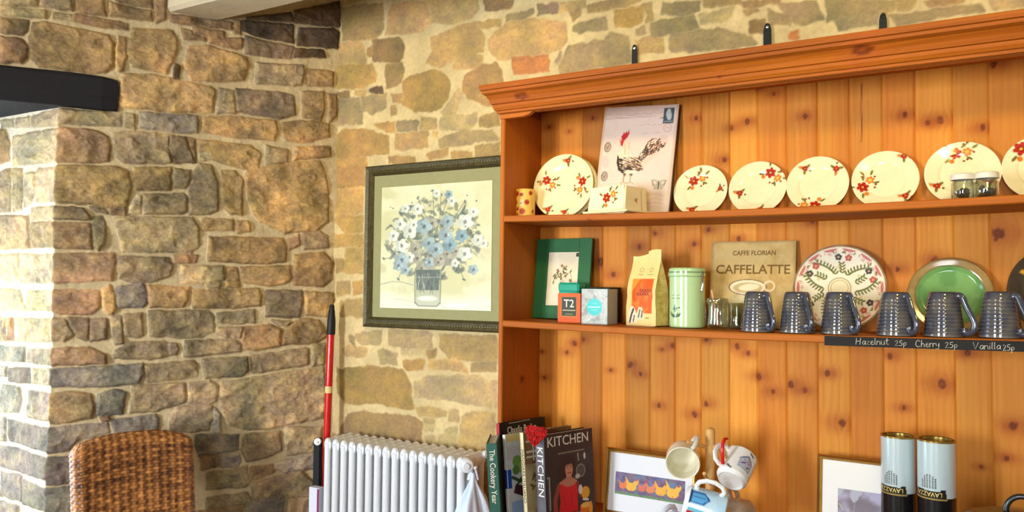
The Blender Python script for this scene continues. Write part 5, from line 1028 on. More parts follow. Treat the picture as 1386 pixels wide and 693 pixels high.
# red telescopic pole in the corner
a, b = at(449.5, 412, -.060), at(442.5, 588, -.075); d = (b-a)/(a[2]-b[2]); P_ = lambda z: tuple(a+d*(a[2]-z))
tp = empty('telescopic_pole', P_(.0)); tag(tp, 'red telescopic pole with a black grip standing in the stone corner', 'pole'); o_ = Vector(P_(.0))
def pz(z): return tuple(Vector(P_(z))-o_)
m_red = mat('red_enamel', (.80, .04, .03), .25, coat=.4); m_rub = mat('black_rubber', (.045, .045, .05), .55, bump=.2, bscale=200)
zg = at(446.5, 452, -.062)[2]; zt_ = a[2]
MB().tube([pz(.008), pz(zg)], .0142, 20).build('shaft', m_red, tp)
MB().tube([pz(zg-.002), pz(zg+.004), pz(zg+.055), pz(zg+.062), pz(zg+.068), pz(zg+.072), pz(zg+.094), pz(zg+.098), pz(zt_-.006), pz(zt_)], [.0160, .0172, .0165, .0150, .0150, .0138, .0125, .0108, .0100, .0070], 20).build('grip', m_rub, tp)
zs_ = at(444, 527, -.068)[2]; sk = MB(); 
for i in range(5):
    pass
sk.tube([pz(zs_-.013), pz(zs_+.013)], .0146, 20); sk.build('sticker', mat('cream_sticker', (.90, .80, .55), .5, noise=.3, nscale=120), tp)
MB().tube([pz(.0), pz(.03)], .016, 14).build('end_cap', m_rub, tp)
# black strip and white panel beside the radiator
p0, p1 = at(426.5, 640, -.13), at(435, 640, -.13); zt2 = at(431, 592, -.13)[2]
bb = MB().prism([(p0[0]-.003, 0), (p1[0], 0), (p1[0], zt2-.006), (p1[0]-.006, zt2), (p0[0]+.010, zt2), (p0[0]+.003, zt2-.010), (p0[0]+.004, zt2-.05)], -.145, -.125).build('black_batten', mat('black_batten_paint', (.06, .075, .095), .5)); tag(bb, 'narrow black upright strip between the stone wall and the radiator', 'batten')
p0, p1 = at(420.5, 670, -.19), at(432.5, 670, -.19); zt3 = at(426, 659, -.19)[2]
wp = MB().box(p0[0], p1[0]+.006, -.200, -.170, 0, zt3, bev=.002).build('white_panel', mat('white_card', (.84, .84, .90), .5)); tag(wp, 'narrow white panel with a magenta stripe standing left of the radiator', 'panel')
MB().box(p1[0]-.003, p1[0]+.0065, -.2008, -.2002, .02, zt3-.003).build('stripe', mat('magenta_ink', (.55, .13, .33), .5), wp)

# ---------------------------------------------------------------- wicker chair
m_wick = mat('woven_rattan', attr=True, rough=.38, coat=.25, bump=.25, bscale=250)
ch = empty('wicker_chair', (0, 0, 0)); tag(ch, 'brown woven wicker chair in front of the stone pier', 'chair')
def weave(S, V, seed=0):
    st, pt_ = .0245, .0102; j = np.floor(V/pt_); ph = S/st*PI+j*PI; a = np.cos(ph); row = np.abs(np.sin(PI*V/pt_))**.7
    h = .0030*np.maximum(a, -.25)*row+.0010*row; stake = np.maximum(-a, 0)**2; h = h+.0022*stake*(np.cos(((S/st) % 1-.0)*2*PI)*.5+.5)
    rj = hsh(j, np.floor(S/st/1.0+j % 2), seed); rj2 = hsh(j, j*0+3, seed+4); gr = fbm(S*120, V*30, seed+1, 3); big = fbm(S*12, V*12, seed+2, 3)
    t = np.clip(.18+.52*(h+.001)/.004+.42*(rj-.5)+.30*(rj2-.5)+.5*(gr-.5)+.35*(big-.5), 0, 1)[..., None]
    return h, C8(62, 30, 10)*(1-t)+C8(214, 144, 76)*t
def woven_slab(name, w, d, h, r, bend=0., lean=0., topr=.03, parent=None, flare=0.):
    """rounded upright slab woven all round; local: width x, depth y (front -y), height z"""
    rr = r; st = .0026; seg = []
    hw, hd = w/2, d/2
    def arc(cx, cy, a0, a1): n = max(3, int(rr*abs(a1-a0)/st)); return [(cx+rr*math.cos(a0+(a1-a0)*i/n), cy+rr*math.sin(a0+(a1-a0)*i/n), math.cos(a0+(a1-a0)*i/n), math.sin(a0+(a1-a0)*i/n)) for i in range(n)]
    def ln(x0, y0, x1, y1, nx, ny): n = max(2, int(math.hypot(x1-x0, y1-y0)/st)); return [(x0+(x1-x0)*i/n, y0+(y1-y0)*i/n, nx, ny) for i in range(n)]
    L_ = ln(-hw+rr, -hd, hw-rr, -hd, 0, -1)+arc(hw-rr, -hd+rr, -PI/2, 0)+ln(hw, -hd+rr, hw, hd-rr, 1, 0)+arc(hw-rr, hd-rr, 0, PI/2)+ln(hw-rr, hd, -hw+rr, hd, 0, 1)+arc(-hw+rr, hd-rr, PI/2, PI)+ln(-hw, hd-rr, -hw, -hd+rr, -1, 0)+arc(-hw+rr, -hd+rr, PI, 1.5*PI)
    Lp = np.array(L_); s = np.concatenate([[0], np.cumsum(np.hypot(np.diff(Lp[:, 0]), np.diff(Lp[:, 1])))]); v = np.arange(0, h-topr, st); na = int(topr*PI/2/st)+2
    rows = [(z, 0., 0.) for z in v]+[(h-topr+topr*math.sin(a), topr*(1-math.cos(a)), a) for a in np.linspace(0, PI/2, na)]
    nvv = len(rows); VV = np.array([q[0] for q in rows]); inn = np.array([q[1] for q in rows]); aa = np.array([q[2] for q in rows]); vl = np.concatenate([v, (h-topr)+topr*np.linspace(0, PI/2, na)])
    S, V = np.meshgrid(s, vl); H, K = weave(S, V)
    bx_, by_, nx_, ny_ = (np.broadcast_to(Lp[:, k], S.shape) for k in range(4)); ii = inn[:, None]; A_ = aa[:, None]; capd = min(topr, hd-.002)
    X = bx_-nx_*np.minimum(ii, capd)+nx_*H*np.cos(A_); Yv = by_-ny_*np.minimum(ii, capd)+ny_*H*np.cos(A_); Zv = VV[:, None]+H*np.sin(A_)+0*X
    Zv = Zv-.034*(np.abs(X)/(w/2))**3*(Zv/h)**6          # crown of the back droops to its corners
    X = X*(1+flare*(Zv/h)**2)
    Yv = Yv+bend*((X/(w/2))**2)+lean*Zv**1.3; P = np.stack([X, Yv, Zv], -1)
    n = len(Lp); c0 = (nvv-1)*n; ctr = len(P.reshape(-1, 3))
    cen = [tuple(P[-1, i]) for i in range(n)]
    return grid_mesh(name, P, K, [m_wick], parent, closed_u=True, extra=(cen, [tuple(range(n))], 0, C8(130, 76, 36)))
CHX, CHY = -.140, -.760; RZ = math.radians(70)
topz = at_plane(200, 591, (CHX, CHY, 0), NL)[2]; seat = .43
bk_ = woven_slab('backrest', .375, .072, topz-seat+.02, .033, bend=-.012, lean=.24, topr=.026, parent=ch, flare=.03); bk_.location = (0, .225, seat-.02)
st_ = woven_slab('seat', .44, .44, .07, .05, topr=.02, parent=ch); st_.location = (0, 0, seat-.07)
for sx in (-1, 1):
    for sy in (-1, 1): MB().tube([(sx*.19, sy*.19, 0), (sx*.185, sy*.185, seat-.03)], [.015, .019], 14).build('leg', mat('cane_leg', (.40, .22, .10), .5, noise=.2) if (sx, sy) == (-1, -1) else bpy.data.materials['cane_leg'], ch)
fy = Vector((math.sin(RZ), -math.cos(RZ), 0)); ch.rotation_euler = (0, 0, RZ); ch.location = Vector((CHX, CHY, 0))+fy*.225

# ---------------------------------------------------------------- books on the worktop
m_page = mat('book_pages', (.90, .86, .76), .8, noise=.12, nscale=150, stretch=(8, 1, .2))
def book(px, ytop_px, Yv, t, w, rz, lean, spine, cover, back, edge, label, top_px=None):
    """a closed book standing on the worktop: spine to the room, front cover to the right"""
    bx = at(px, 693, Yv)[0]; h = at(top_px or px, ytop_px, Yv)[2]-ZW
    e = empty('book', (0, 0, 0)); tag(e, label, 'book', 'cookery books on the dresser worktop')
    pbox('spine', t, .004, h, spine, m_print, e, Matrix.Translation((t/2, .002, 0)), side=edge)
    pbox('front_cover', w, .003, h, cover, m_print, e, Matrix.Translation((t-.0015, w/2+.002, 0)) @ Matrix.Rotation(PI/2, 4, 'Z'), side=edge)
    MB().box(0, .003, .004, w, 0, h).build('back_cover', mat('book_cloth', tuple(back/255. if max(back) > 1 else back), .6), e)
    MB().box(.003, t-.003, .004, w-.006, .004, h-.004).build('page_block', m_page, e)
    L = math.radians(lean); e.matrix_world = Matrix.Translation((bx, Yv, ZW+.001)) @ Matrix.Rotation(math.radians(rz), 4, 'Z') @ Matrix.Rotation(-L, 4, 'Y'); return e, h, t, w
m_cream = mat('cream_ink', (.93, .90, .78), .6); m_black = mat('black_ink', (.05, .045, .04), .6)
def spine_text(e, s, size, t, h, zc, m, xs=1.):      # reads downwards
    return text_mesh('lettering', s, size, m, e, Matrix.Translation((t/2, -.0003, zc)) @ Matrix.Rotation(PI/2, 4, 'Y'), xs=xs)
def cover_text(e, s, size, t, w, z, m, xs=1., yc=None):
    return text_mesh('lettering', s, size, m, e, Matrix.Translation((t+.0003, (w/2 if yc is None else yc)+.002, z)) @ Matrix.Rotation(PI/2, 4, 'Z'), xs=xs)
GB = C8(38, 92, 78)
e, h, t, w = book(665, 600, -.472, .030, .150, 27, 4.0, lambda p: p.cloud(40, GB*.85, .4, .7, .5), lambda p: p, GB, GB, 'green cookery book with cream script down its spine, leftmost of the row', 658); spine_text(e, 'The Cookery Year', .023, t, h, h-.095, m_cream, .88)
BK = C8(26, 20, 18)
def redsp(p): p.rect(-.01, .0, .01, .6, C8(178, 24, 34)); p.rect(-.01, .286, .01, .6, BK)
def claudia(p): p.rect(-.2, .0, .2, .18, C8(60, 40, 30)); p.line([(-.06, .272), (.03, .274)], .0018, C8(200, 190, 170))
e, h, t, w = book(676, 573, -.318, .014, .20, -17, 4.2, redsp, claudia, BK, BK, 'tall black cookery book with red spine and gold name across its top', 665); cover_text(e, 'Claudia Roden', .030, t, w, h-.026, m_cream, .72, .095)
Wt = C8(240, 242, 244)
def wbs(p): p.rect(-.02, .10, .02, .155, C8(24, 74, 168)); p.rect(-.02, .03, .02, .1, Wt)
def wbc(p):
    p.rect(-.2, 0, .2, .4, C8(206, 210, 204)); p.cloud(20, C8(186, 190, 176), .4, .7, .6, 5); p.rect(-.2, .235, -.02, .27, C8(216, 196, 120)); p.rect(-.2, .18, .2, .222, C8(196, 196, 190))
    for x, y, r, c in ((-.060, .175, .018, C8(120, 160, 70)), (-.045, .155, .016, C8(150, 176, 96)), (-.066, .15, .014, C8(90, 130, 60)), (-.03, .165, .012, C8(170, 190, 120))): p.disc(x, y, r, c)
    p.rect(-.1, .10, -.085, .155, C8(24, 74, 168)); p.line([(-.08, .13), (-.05, .115), (-.02, .135)], .010, C8(60, 80, 50)); p.line([(-.07, .10), (-.04, .13)], .008, C8(50, 70, 44)); p.poly([(-.08, .085), (-.02, .06), (-.02, .095), (-.07, .11)], C8(70, 34, 44)); p.rect(-.09, 0, -.02, .06, C8(150, 176, 210))
e, h, t, w = book(687, 589, -.385, .011, .20, -19, 6.0, wbs, wbc, C8(230, 232, 236), Wt, 'white-spined cookery book with a blue band and pale food photograph cover', 677)
CRM = C8(232, 220, 176)
def mgc(p):
    p.rect(-.2, 0, .2, .18, C8(190, 168, 124)); p.rect(-.2, .18, .2, .4, C8(116, 78, 40)); p.cloud(24, C8(150, 120, 84), .4, .7, .7, 2)
    for y in (.245, .215, .20): p.line([(-.09, y), (-.03, y)], .006, C8(226, 214, 180))
    p.line([(-.065, .26), (-.065, .19)], .005, C8(226, 214, 180))
    for k in range(9): leaf(p, -.062+.008*math.sin(k*2), .10+k*.006, k*1.3, .02, C8(110, 90, 50))
e, h, t, w = book(711, 586, -.395, .014, .20, -19, 6.0, lambda p: p.line([(-.0055, 0), (-.0055, .3)], .0012, C8(150, 120, 70)), mgc, C8(110, 84, 60), CRM, 'cream-spined Italian cookery book, second from the right of the books', 701); spine_text(e, 'MANGIARE ITALIANO', .0150, t, h, h-.125, m_black, 1.05)
def kts(p): p.cloud(14, C8(120, 120, 130), .4, .8, .7, 3); p.rect(-.03, .24, .03, .3, C8(110, 110, 120))
def ktc(p):
    p.rect(-.2, 0, .2, .4, C8(52, 36, 30)); p.cloud(16, C8(74, 52, 40), .45, .75, .8, 5); SK = C8(196, 128, 100)
    p.line([(-.045, .214), (.060, .214)], .0026, C8(170, 160, 140), .8)
    p.rect(-.092, .02, -.080, .155, C8(70, 66, 64)); p.line([(-.083, .06), (-.083, .15), (-.092, .152)], .003, C8(180, 176, 170))
    HA = C8(50, 24, 16); p.ell(-.012, .140, .040, .058, .05, HA, 1, .003); p.ell(-.006, .180, .028, .026, 0, HA, 1, .003); p.ell(.016, .120, .020, .045, .2, HA, 1, .003)
    p.y = p.y-.013; p.poly([(-.046, .118), (-.018, .128), (.006, .128), (.028, .116), (.030, .100), (-.050, .100)], SK*.92); p.poly([(-.014, .150), (.004, .150), (.006, .122), (-.018, .122)], SK*.88); p.y = p.y+.013
    p.ell(-.004, .164, .0155, .0215, 0, SK, 1, .002); p.ell(-.006, .188, .020, .010, .1, HA, 1, .002); p.line([(-.010, .154), (.003, .154)], .0030, C8(150, 30, 30)); p.line([(-.003, .166), (-.003, .160)], .002, SK*.8)
    for x in (-.010, .003): p.disc(x, .170, .0020, C8(40, 20, 16)); p.line([(x-.004, .175), (x+.004, .175)], .0016, C8(60, 30, 20))
    p.y = p.y-.013; p.poly([(-.046, .106), (-.036, .114), (-.020, .104), (-.006, .102), (.012, .104), (.026, .112), (.030, .100), (.026, .060), (.028, .028), (-.052, .028), (-.042, .064)], C8(206, 22, 28)); p.line([(-.03, .09), (-.026, .05)], .002, C8(160, 12, 20)); p.line([(.0, .09), (.004, .05)], .002, C8(160, 12, 20))
    p.line([(-.048, .108), (-.064, .07), (-.062, .034), (-.046, .016)], .016, C8(140, 62, 44), 1, .002); p.ell(-.052, .020, .013, .011, .5, SK); p.rect(-.045, 0, .03, .028, C8(50, 24, 20)); p.line([(.028, .108), (.036, .07)], .010, C8(120, 52, 38)); p.line([(.005, .022), (.036, .020)], .008, SK); p.y = p.y+.013
    p.ring(.044, .155, .017, .006, C8(120, 112, 100)); p.disc(.044, .155, .012, C8(80, 72, 62)); p.ell(.030, .140, .010, .007, 0, C8(186, 180, 160)); p.line([(.035, .205), (.036, .185)], .003, C8(200, 196, 184)); p.ell(.062, .196, .004, .010, 0, C8(210, 206, 196))
    p.disc(.060, .088, .018, C8(224, 158, 26)); p.ell(.040, .100, .008, .014, 0, C8(214, 210, 200)); p.rect(.036, .03, .082, .052, C8(220, 112, 26)); p.ell(.06, .052, .022, .008, 0, C8(226, 176, 90)); p.line([(.05, .07), (.07, .066)], .006, C8(220, 214, 196)); p.ell(.080, .040, .008, .020, 0, C8(230, 150, 30))
e, h, t, w = book(729, 589, -.40, .036, .198, -20, 4.0, kts, ktc, C8(60, 50, 44), C8(92, 90, 98), 'thick KITCHEN cookery book with a woman in red on its dark cover', 725); spine_text(e, 'KITCHEN', .034, t, h, h-.105, m_wt, 1.0); cover_text(e, 'KITCHEN', .040, t, w, h-.024, mat('grey_white_ink', (.88, .84, .80), .6), 1.02, .096)
# red woven heart lying on the book tops
c = at(725.5, 588, -.425); hp_ = []
for k in range(44): a = 2*PI*k/44; hp_.append((.0165*16*math.sin(a)**3/8.2*1.0, .0165*(13*math.cos(a)-5*math.cos(2*a)-2*math.cos(3*a)-math.cos(4*a))/8.2))
hm = MB(); rs = np.random.RandomState(2)
core = MB().prism(hp_, -.005, .005).build('woven_core', mat('red_raffia', (.78, .08, .05), .7, noise=.7, nscale=110, bump=.8, bscale=200))
for k in range(150):
    i, j = rs.randint(44), rs.randint(44); A_, B_ = np.array(hp_[i]), np.array(hp_[j]); tt_ = rs.uniform(0, .6); q0 = A_+(B_-A_)*tt_; q1 = A_+(B_-A_)*min(1, tt_+rs.uniform(.25, .5)); yy = -.006-rs.uniform(0, .004)
    hm.tube([(q0[0], yy+.002, q0[1]), ((q0[0]+q1[0])/2+rs.uniform(-.003, .003), yy-.001, (q0[1]+q1[1])/2+rs.uniform(-.003, .003)), (q1[0], yy+.002, q1[1])], .0016, 5)
core.name = 'heart_ornament'; core.data.name = 'heart_ornament'; hm.build('woven_strands', bpy.data.materials['red_raffia'], core); core.matrix_world = Tm(c[0], -.425, c[2], math.radians(18), math.radians(4), math.radians(6)); tag(core, 'red woven heart ornament propped on top of the books', 'heart ornament')

# ---------------------------------------------------------------- pictures leaning on the worktop
m_gold = mat('gilt_frame', (.70, .52, .24), .28, metal=.75, noise=.2, nscale=40)
def leaning_picture(pxl, pyt, w, Yv, lean, mount, pr_w, pr_h, pr_z, paint, label, rz=0., pname='print'):
    L = math.radians(lean); tl = at(pxl, pyt, Yv+.02); h = (tl[2]-ZW)/math.cos(L); e = empty('picture_frame', (0, 0, 0)); tag(e, label, 'picture frame')
    frame_mb(w, h, .016, .014).build('frame', m_gold, e); MB().box(-w/2+.008, w/2-.008, -.009, -.001, .008, h-.008).build('mount', mount, e)
    pbox(pname, pr_w, .002, pr_h, paint, m_paint, e, Matrix.Translation((0, -.010, pr_z if pr_z > 0 else h+pr_z-pr_h)), side=C8(120, 110, 120)); bl = at(pxl-3, 680, Yv)[0]
    e.matrix_world = Tm(tl[0]+w/2*math.cos(rz), Yv+w/2*math.sin(rz), ZW+.002, rz, L); return e
def hens(p):
    W_, H_ = .172, .062; p.y = p.y-.0; p.x = p.x*.80; p.cloud(90, C8(80, 70, 130), .35, .7, .8, 3); p.cloud(120, C8(150, 80, 130), .5, .7, .6, 8); p.cloud(60, C8(90, 130, 180), .55, .75, .8, 12); p.rect(-.1, 0, .1, .008, C8(100, 140, 90)); p.cloud(150, C8(70, 60, 90), .6, .8, .5, 22)
    for x, s, c in ((-.068, .9, C8(226, 120, 60)), (-.046, 1.25, C8(234, 180, 60)), (-.018, .9, C8(216, 110, 80)), (.004, 1.0, C8(224, 130, 80)), (.030, 1.25, C8(240, 176, 50)), (.060, 1.4, C8(244, 190, 60))):
        p.ell(x, .026, .011*s, .010*s, .2, c, 1, .001); p.poly([(x-.009*s, .028), (x-.014*s, .046*s if s > 1 else .044), (x-.002, .032)], c); p.ell(x+.009*s, .038+.004*(s-1), .005*s, .009*s, -.5, c, 1, .001); p.disc(x+.010*s, .048, .0028, C8(200, 40, 40)); p.line([(x, .018), (x-.001, .008)], .0014, C8(170, 90, 40))
leaning_picture(822, 606, .292, -.135, 8, mat('white_mount', (.92, .94, .96), .7), .222, .066, -.070, hens, 'gilt-framed strip picture of colourful hens, left of the mug tree', math.radians(-2))
def fl2(p):
    p.cloud(20, C8(196, 194, 226), .4, .75, .8, 3); p.blend(sstep(.12, .0, p.y)*.4, C8(206, 216, 240))
    for cx, cy in ((-.052, .136), (-.012, .125)):
        for k in range(9): a = k*.35+1.2; leaf(p, cx, cy, a, .022, C8(178, 178, 190))
    p.line([(-.06, .10), (-.05, .085)], .003, C8(190, 190, 150)); p.line([(-.03, .02), (-.02, .115)], .0014, C8(160, 160, 170))
leaning_picture(1107, 615, .235, -.100, 6, mat('cream_mount', (.95, .95, .93), .7), .128, .140, -.086, fl2, 'gilt-framed picture with a pale lilac flower print, behind the two tins', math.radians(-2))

# ---------------------------------------------------------------- mug tree with its mugs
m_beech = mat('pale_beech', (.86, .66, .38), .5, noise=.12, nscale=12, stretch=(3, 3, .4))
YM = -.27; tt = at(961.5, 579, YM); mt = empty('mug_tree', (tt[0], YM, ZW+.001)); tag(mt, 'pale wooden mug tree with mugs hanging from its pegs', 'mug tree'); TH_z = tt[2]-ZW-.001
MB().lathe([(0, 0), (.070, 0), (.074, .006), (.070, .014), (.020, .018), (.0130, .030), (.0130, TH_z-.008), (.0110, TH_z-.003), (.006, TH_z), (0, TH_z+.0005)], 32).build('post', m_beech, mt)
def rel(px, py, Y_): return tuple(Vector(at(px, py, Y_))-Vector((tt[0], YM, ZW+.001)))
for (a0, a1) in ((rel(962, 655, YM-.008), rel(953, 641, YM-.085)), (rel(958, 684, YM), rel(925, 700, YM-.01)), (rel(966, 694, YM), rel(988, 690, YM+.02))):
    MB().tube([a0, a1], [.0052, .0046], 12).build('peg', m_beech, mt)
def cup(name, R, Hc, paint, axis_m, label, hang, handle_ang, mats=None, taper=.92, hcol=(.93, .92, .88), hw=.0058, inner=C8(240, 238, 226), hs=1.0):
    e = empty(name, (0, 0, 0)); tag(e, label, 'mug', 'mugs hanging on the mug tree')
    pr = [(0, .003), (R*.70, .003), (R*.74, 0), (R*.80, 0), (R*taper, .010), (R*.99, Hc*.5), (R, Hc-.003), (R-.0012, Hc), (R-.0034, Hc-.002), (R-.005, Hc*.5), (R*taper-.006, .014), (R*.6, .008), (0, .008)]
    tot = 0.
    def pf_(th, r, z, k):
        p = paint(th, z, r); ins = k > .52; return np.where(ins[..., None], inner, p)
    plathe('body', pr, 96, pf_, m_gloss, e, res=.0022)
    x0 = R-.002; hpts = [(x0, 0, Hc*.82), (x0+.012*hs, 0, Hc*.88), (x0+.024*hs, 0, Hc*.80), (x0+.030*hs, 0, Hc*.62), (x0+.029*hs, 0, Hc*.42), (x0+.020*hs, 0, Hc*.25), (x0+.008*hs, 0, Hc*.20), (x0-.001, 0, Hc*.24)]
    M_ = Matrix.Rotation(handle_ang, 4, 'Z'); hh_ = MB().tube([tuple(M_ @ Vector(q)) for q in hpts], hw, 12, flat=1.4); hh_.build('handle', mat('mug_handle', hcol, .15, coat=.5), e)
    e.matrix_world = axis_m
    if hang is not None:       # the peg that carries this mug passes through its handle
        hole = axis_m @ Vector((R+.0085*hs, 0, Hc*.55)); st_p = Vector(at(*hang)); dv = (hole-st_p); en = hole+dv.normalized()*.020; O_ = Vector((tt[0], YM, ZW+.001))
        MB().tube([tuple(st_p-O_), tuple(en-O_)], [.0050, .0036], 12).build('peg', m_beech, mt)
    return e
def orient(origin, zdir, xdir):
    z = Vector(zdir).normalized(); x = Vector(xdir); x = (x-z*x.dot(z)).normalized(); y = z.cross(x); m = Matrix.Identity(4)
    for i in range(3): m[i][0], m[i][1], m[i][2], m[i][3] = x[i], y[i], z[i], origin[i]
    return m
r_, u_, f_ = (Vector(a) for a in AX)
CRE = C8(240, 230, 204)
# cream mug, mouth towards the room
o_c = Vector(at(924, 627.5, -.345)); zc_ = (-f_*.93-r_*.22-u_*.12); Rc = .0455
cup('mug', Rc, .082, lambda th, z, r: np.broadcast_to(CRE, th.shape+(3,)), orient(o_c-zc_.normalized()*.082, zc_, r_*.55+u_*.84), 'cream mug hanging on the left peg with its mouth towards the room', (959, 606, YM-.004), 0., taper=.86, hcol=(.84, .82, .76), hw=.0062, inner=C8(236, 230, 204), hs=.85)
# white mug with hut print
def hut(th, z, r):
    p = Pt(th*.043, z, C8(240, 238, 232)); x = .043*1.52; G_ = C8(150, 158, 176)
    p.poly([(x-.020, .025), (x+.022, .025), (x+.022, .052), (x, .070), (x-.020, .052)], G_); p.poly([(x-.017, .028), (x+.018, .028), (x+.018, .050), (x, .064), (x-.017, .050)], C8(190, 194, 204)); p.line([(x-.02, .052), (x, .070), (x+.022, .052)], .0026, C8(96, 110, 150))
    for k in range(4): p.disc(x-.006+.005*k, .052-.004*(k % 2), .002, C8(190, 50, 50))
    p.line([(x-.012, .040), (x-.004, .044)], .004, C8(50, 70, 140)); p.line([(x+.008, .034), (x+.014, .040)], .004, C8(60, 70, 110)); p.line([(x+.002, .082), (x+.012, .078)], .005, C8(50, 70, 130)); p.line([(x-.045, .02), (x-.032, .012)], .005, C8(60, 60, 60)); return p.c
zc_ = (r_*.50+u_*.52+f_*.62).normalized(); o_c = Vector(at(988.5, 651, -.325))
cup('mug', .0425, .090, hut, orient(o_c, zc_, -r_*.75+u_*.65), 'white mug with a grey beach-hut print hanging on the right peg', (964, 602, YM), 0., taper=.96, hcol=(.93, .92, .90), hw=.0052, hs=1.1)
rl = MB(); rl.tube([tuple(Vector(at(px, py, yy))) for px, py, yy in ((978.5, 628, -.335), (977.5, 612, -.340), (978.5, 600, -.335), (981, 594, -.325), (984, 594, -.312))], .0038, 10, flat=1.2)
# light-blue mug with huts below
def huts(th, z, r):
    p = Pt(th*.041, z, C8(186, 222, 240)); p.cloud(30, C8(206, 234, 246), .45, .7, .7, 4); x = .041*(PI*.5-.50)
    p.blend((p.y < .011).astype(float), C8(242, 244, 244))
    p.poly([(x-.034, .014), (x-.004, .014), (x-.004, .048), (x-.019, .063), (x-.034, .048)], C8(44, 100, 176)); p.poly([(x-.030, .018), (x-.008, .018), (x-.008, .046), (x-.019, .057), (x-.030, .046)], C8(96, 176, 226)); p.line([(x-.035, .0135), (x-.003, .0135)], .0035, C8(40, 60, 90)); p.line([(x-.019, .02), (x-.019, .05)], .002, C8(50, 110, 180)); p.line([(x+.001, .012), (x+.001, .07)], .006, C8(240, 246, 248))
    p.rect(x+.006, .013, x+.036, .058, C8(110, 196, 214)); p.poly([(x+.013, .012), (x+.040, .012), (x+.040, .044), (x+.013, .044)], C8(206, 24, 32)); p.disc(x+.021, .036, .005, C8(244, 240, 240)); p.poly([(x+.014, .076), (x+.014, .083), (x+.024, .080)], C8(140, 40, 110)); p.ell(x-.048, .040, .004, .009, 0, C8(40, 36, 40)); return p.c
zc_ = (r_*.93-u_*.22-f_*.30).normalized(); o_c = Vector(at(926, 679, -.42))
cup('mug', .0480, .104, huts, orient(o_c, zc_, u_*.97-f_*.25+r_*.1), 'pale blue mug printed with coloured beach huts, hanging lowest in front', None, 0., taper=.97, hcol=(.94, .94, .92), hw=.0045, hs=1.05)
def plainc(col, c2=None):
    def f(th, z, r): p = Pt(th*.04, z, col); p.cloud(40, c2 if c2 is not None else col*.9, .45, .7, .6, 6); return p.c
    return f
zc_ = (-f_*.55-r_*.75-u_*.30); cup('mug', .040, .080, plainc(C8(206, 210, 226), C8(170, 180, 206)), orient(Vector(at(921, 706, -.315)), zc_, r_*.2+u_*.95), 'pale grey-blue mug low on the left of the mug tree', None, 0., hcol=(.85, .86, .90))
zc_ = (r_*.62+f_*.70-u_*.25); cup('mug', .038, .075, plainc(C8(196, 172, 146)), orient(Vector(at(991, 692, -.240)), zc_, r_*.8+u_*.5), 'beige mug half hidden behind the blue beach-hut mug', None, -1.2, hcol=(.76, .68, .58))
hb = rl.build('ribbon', m_red); hb.name = 'ribbon_loop'; tag(hb, 'short red ribbon loop hung over the right peg beside the white mug', 'ribbon')

# ---------------------------------------------------------------- two tall coffee tins
def tin_paint(zw):
    def f(th, r, z, k):
        p = Pt((th-PI*1.5)*.042, z-zw, C8(198, 216, 218)); G_ = C8(176, 148, 80); D = C8(26, 24, 26)
        p.blend((z < zw-.002).astype(float), D); x = -.010
        p.poly([(-.060, -.004), (-.060, .016), (.012, .013), (.014, .018), (.026, .018), (.027, -.004)], C8(50, 44, 32)); p.blend(((p.y > -.0075) & (p.y < -.0035) & (p.x < .029)).astype(float), G_)
        for i in range(6):
            for j in range(8):
                xx = x-.018+i*.0062; yy = .021+j*.0043; R_ = math.hypot(xx-x+.002, (yy-.020)*.62)
                if R_ < .0215 and yy < .021+.031*math.sqrt(max(0, 1-((xx-x+.002)/.022)**2)): p.ell(xx, yy, .0019, .0015, .5, C8(50, 52, 50))
        return np.where(((z > zw+.30))[..., None], G_, p.c)
    return f
m_tin = mat('printed_tin', attr=True, rough=.2, coat=.4, metal=.15); m_gold2 = mat('brass_lacquer', (.66, .56, .30), .25, metal=.85)
m_goldink = mat('gold_ink', (.90, .80, .50), .35, metal=.4)
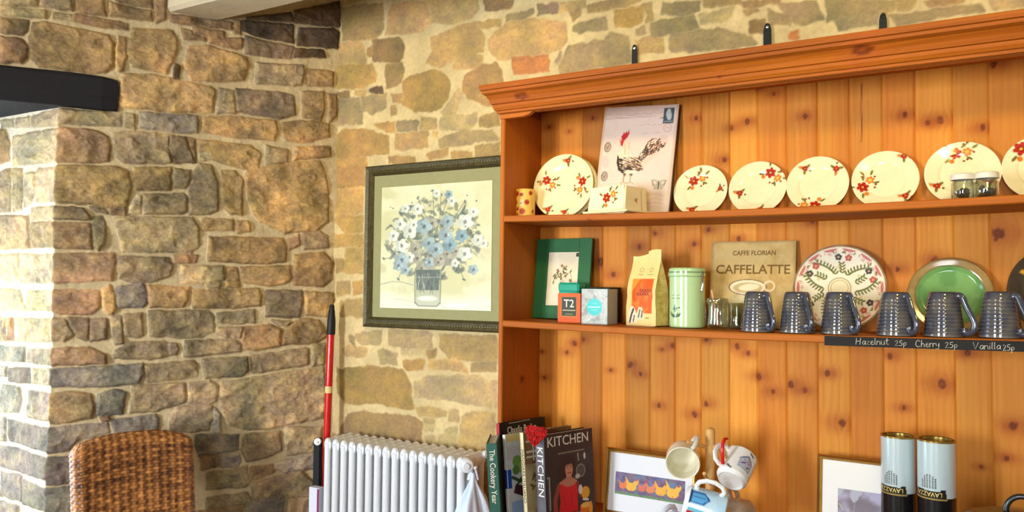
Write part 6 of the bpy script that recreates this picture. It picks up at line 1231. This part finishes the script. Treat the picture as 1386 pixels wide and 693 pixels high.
for (l, r, tp_, Yv, zpx, lab) in ((1192, 1240, 590, -.165, 668, 'left one of two pale blue coffee tins with gold lids and dark bottoms'), (1241, 1295, 596, -.205, 674, 'right one of two pale blue coffee tins, slightly nearer and casting shadow on planks')):
    a, b = at(l, 640, Yv), at(r, 640, Yv); R = (b[0]-a[0])/2*.985; x = (a[0]+b[0])/2; zt_ = at((l+r)/2, tp_+3, Yv-R)[2]; zw = at((l+r)/2, zpx, Yv-R)[2]
    e = empty('coffee_tin', (x, Yv, ZW+.001), math.radians(-6)); tag(e, lab, 'tin', 'pale blue coffee tins'); Ht = zt_-ZW-.001
    plathe('body', [(0, .001), (R-.002, .001), (R, .004), (R, Ht-.002)], 140, tin_paint(zw-ZW), m_tin, e, res=.0016)
    MB().lathe([(R, Ht-.003), (R+.0014, Ht-.002), (R+.0014, Ht+.001), (R-.001, Ht+.002), (R-.003, Ht), (R-.0035, Ht-.007), (R*.7, Ht-.008), (R*.65, Ht-.006), (0, Ht-.006)], 64).build('gold_rim', m_gold2, e)
    text_mesh('lettering', 'LAVAZZA', .0150, m_goldink, e, Matrix.Translation((0, 0, zw-ZW+.0062)) @ Matrix.Rotation(math.radians(-18), 4, 'Z') @ Matrix.Scale(-1, 4, (0, 0, 1)) @ Matrix.Scale(-1, 4, (1, 0, 0)), bend=R+.0003, xs=.95)

# ---------------------------------------------------------------- green casserole at the right edge
m_cas = mat('dark_green_enamel', (.10, .13, .05), .25, coat=.5, noise=.15); Yc = -.36; q = at(1377, 690, Yc); e = empty('casserole_pot', (q[0]+.010, Yc, ZW+.001)); tag(e, 'dark green enamel pot with a looped lid handle at the lower right corner', 'pot'); zl = q[2]-ZW-.001
MB().lathe([(0, 0), (.085, 0), (.102, .012), (.108, .04), (.108, zl-.030), (.104, zl-.030), (.100, .012), (0, .008)], 56).build('pot_body', m_cas, e)
MB().lathe([(.111, zl-.030), (.112, zl-.026), (.108, zl-.021), (.070, zl-.010), (.030, zl-.003), (0, zl)], 56).build('lid', m_cas, e)
MB().tube([(.030*math.cos(a)*1.05, 0, zl-.006+.036*math.sin(a)) for a in np.linspace(0, PI, 18)], .0052, 10, flat=1.2).build('lid_handle', mat('dark_handle', (.10, .12, .11), .3, coat=.3), e)
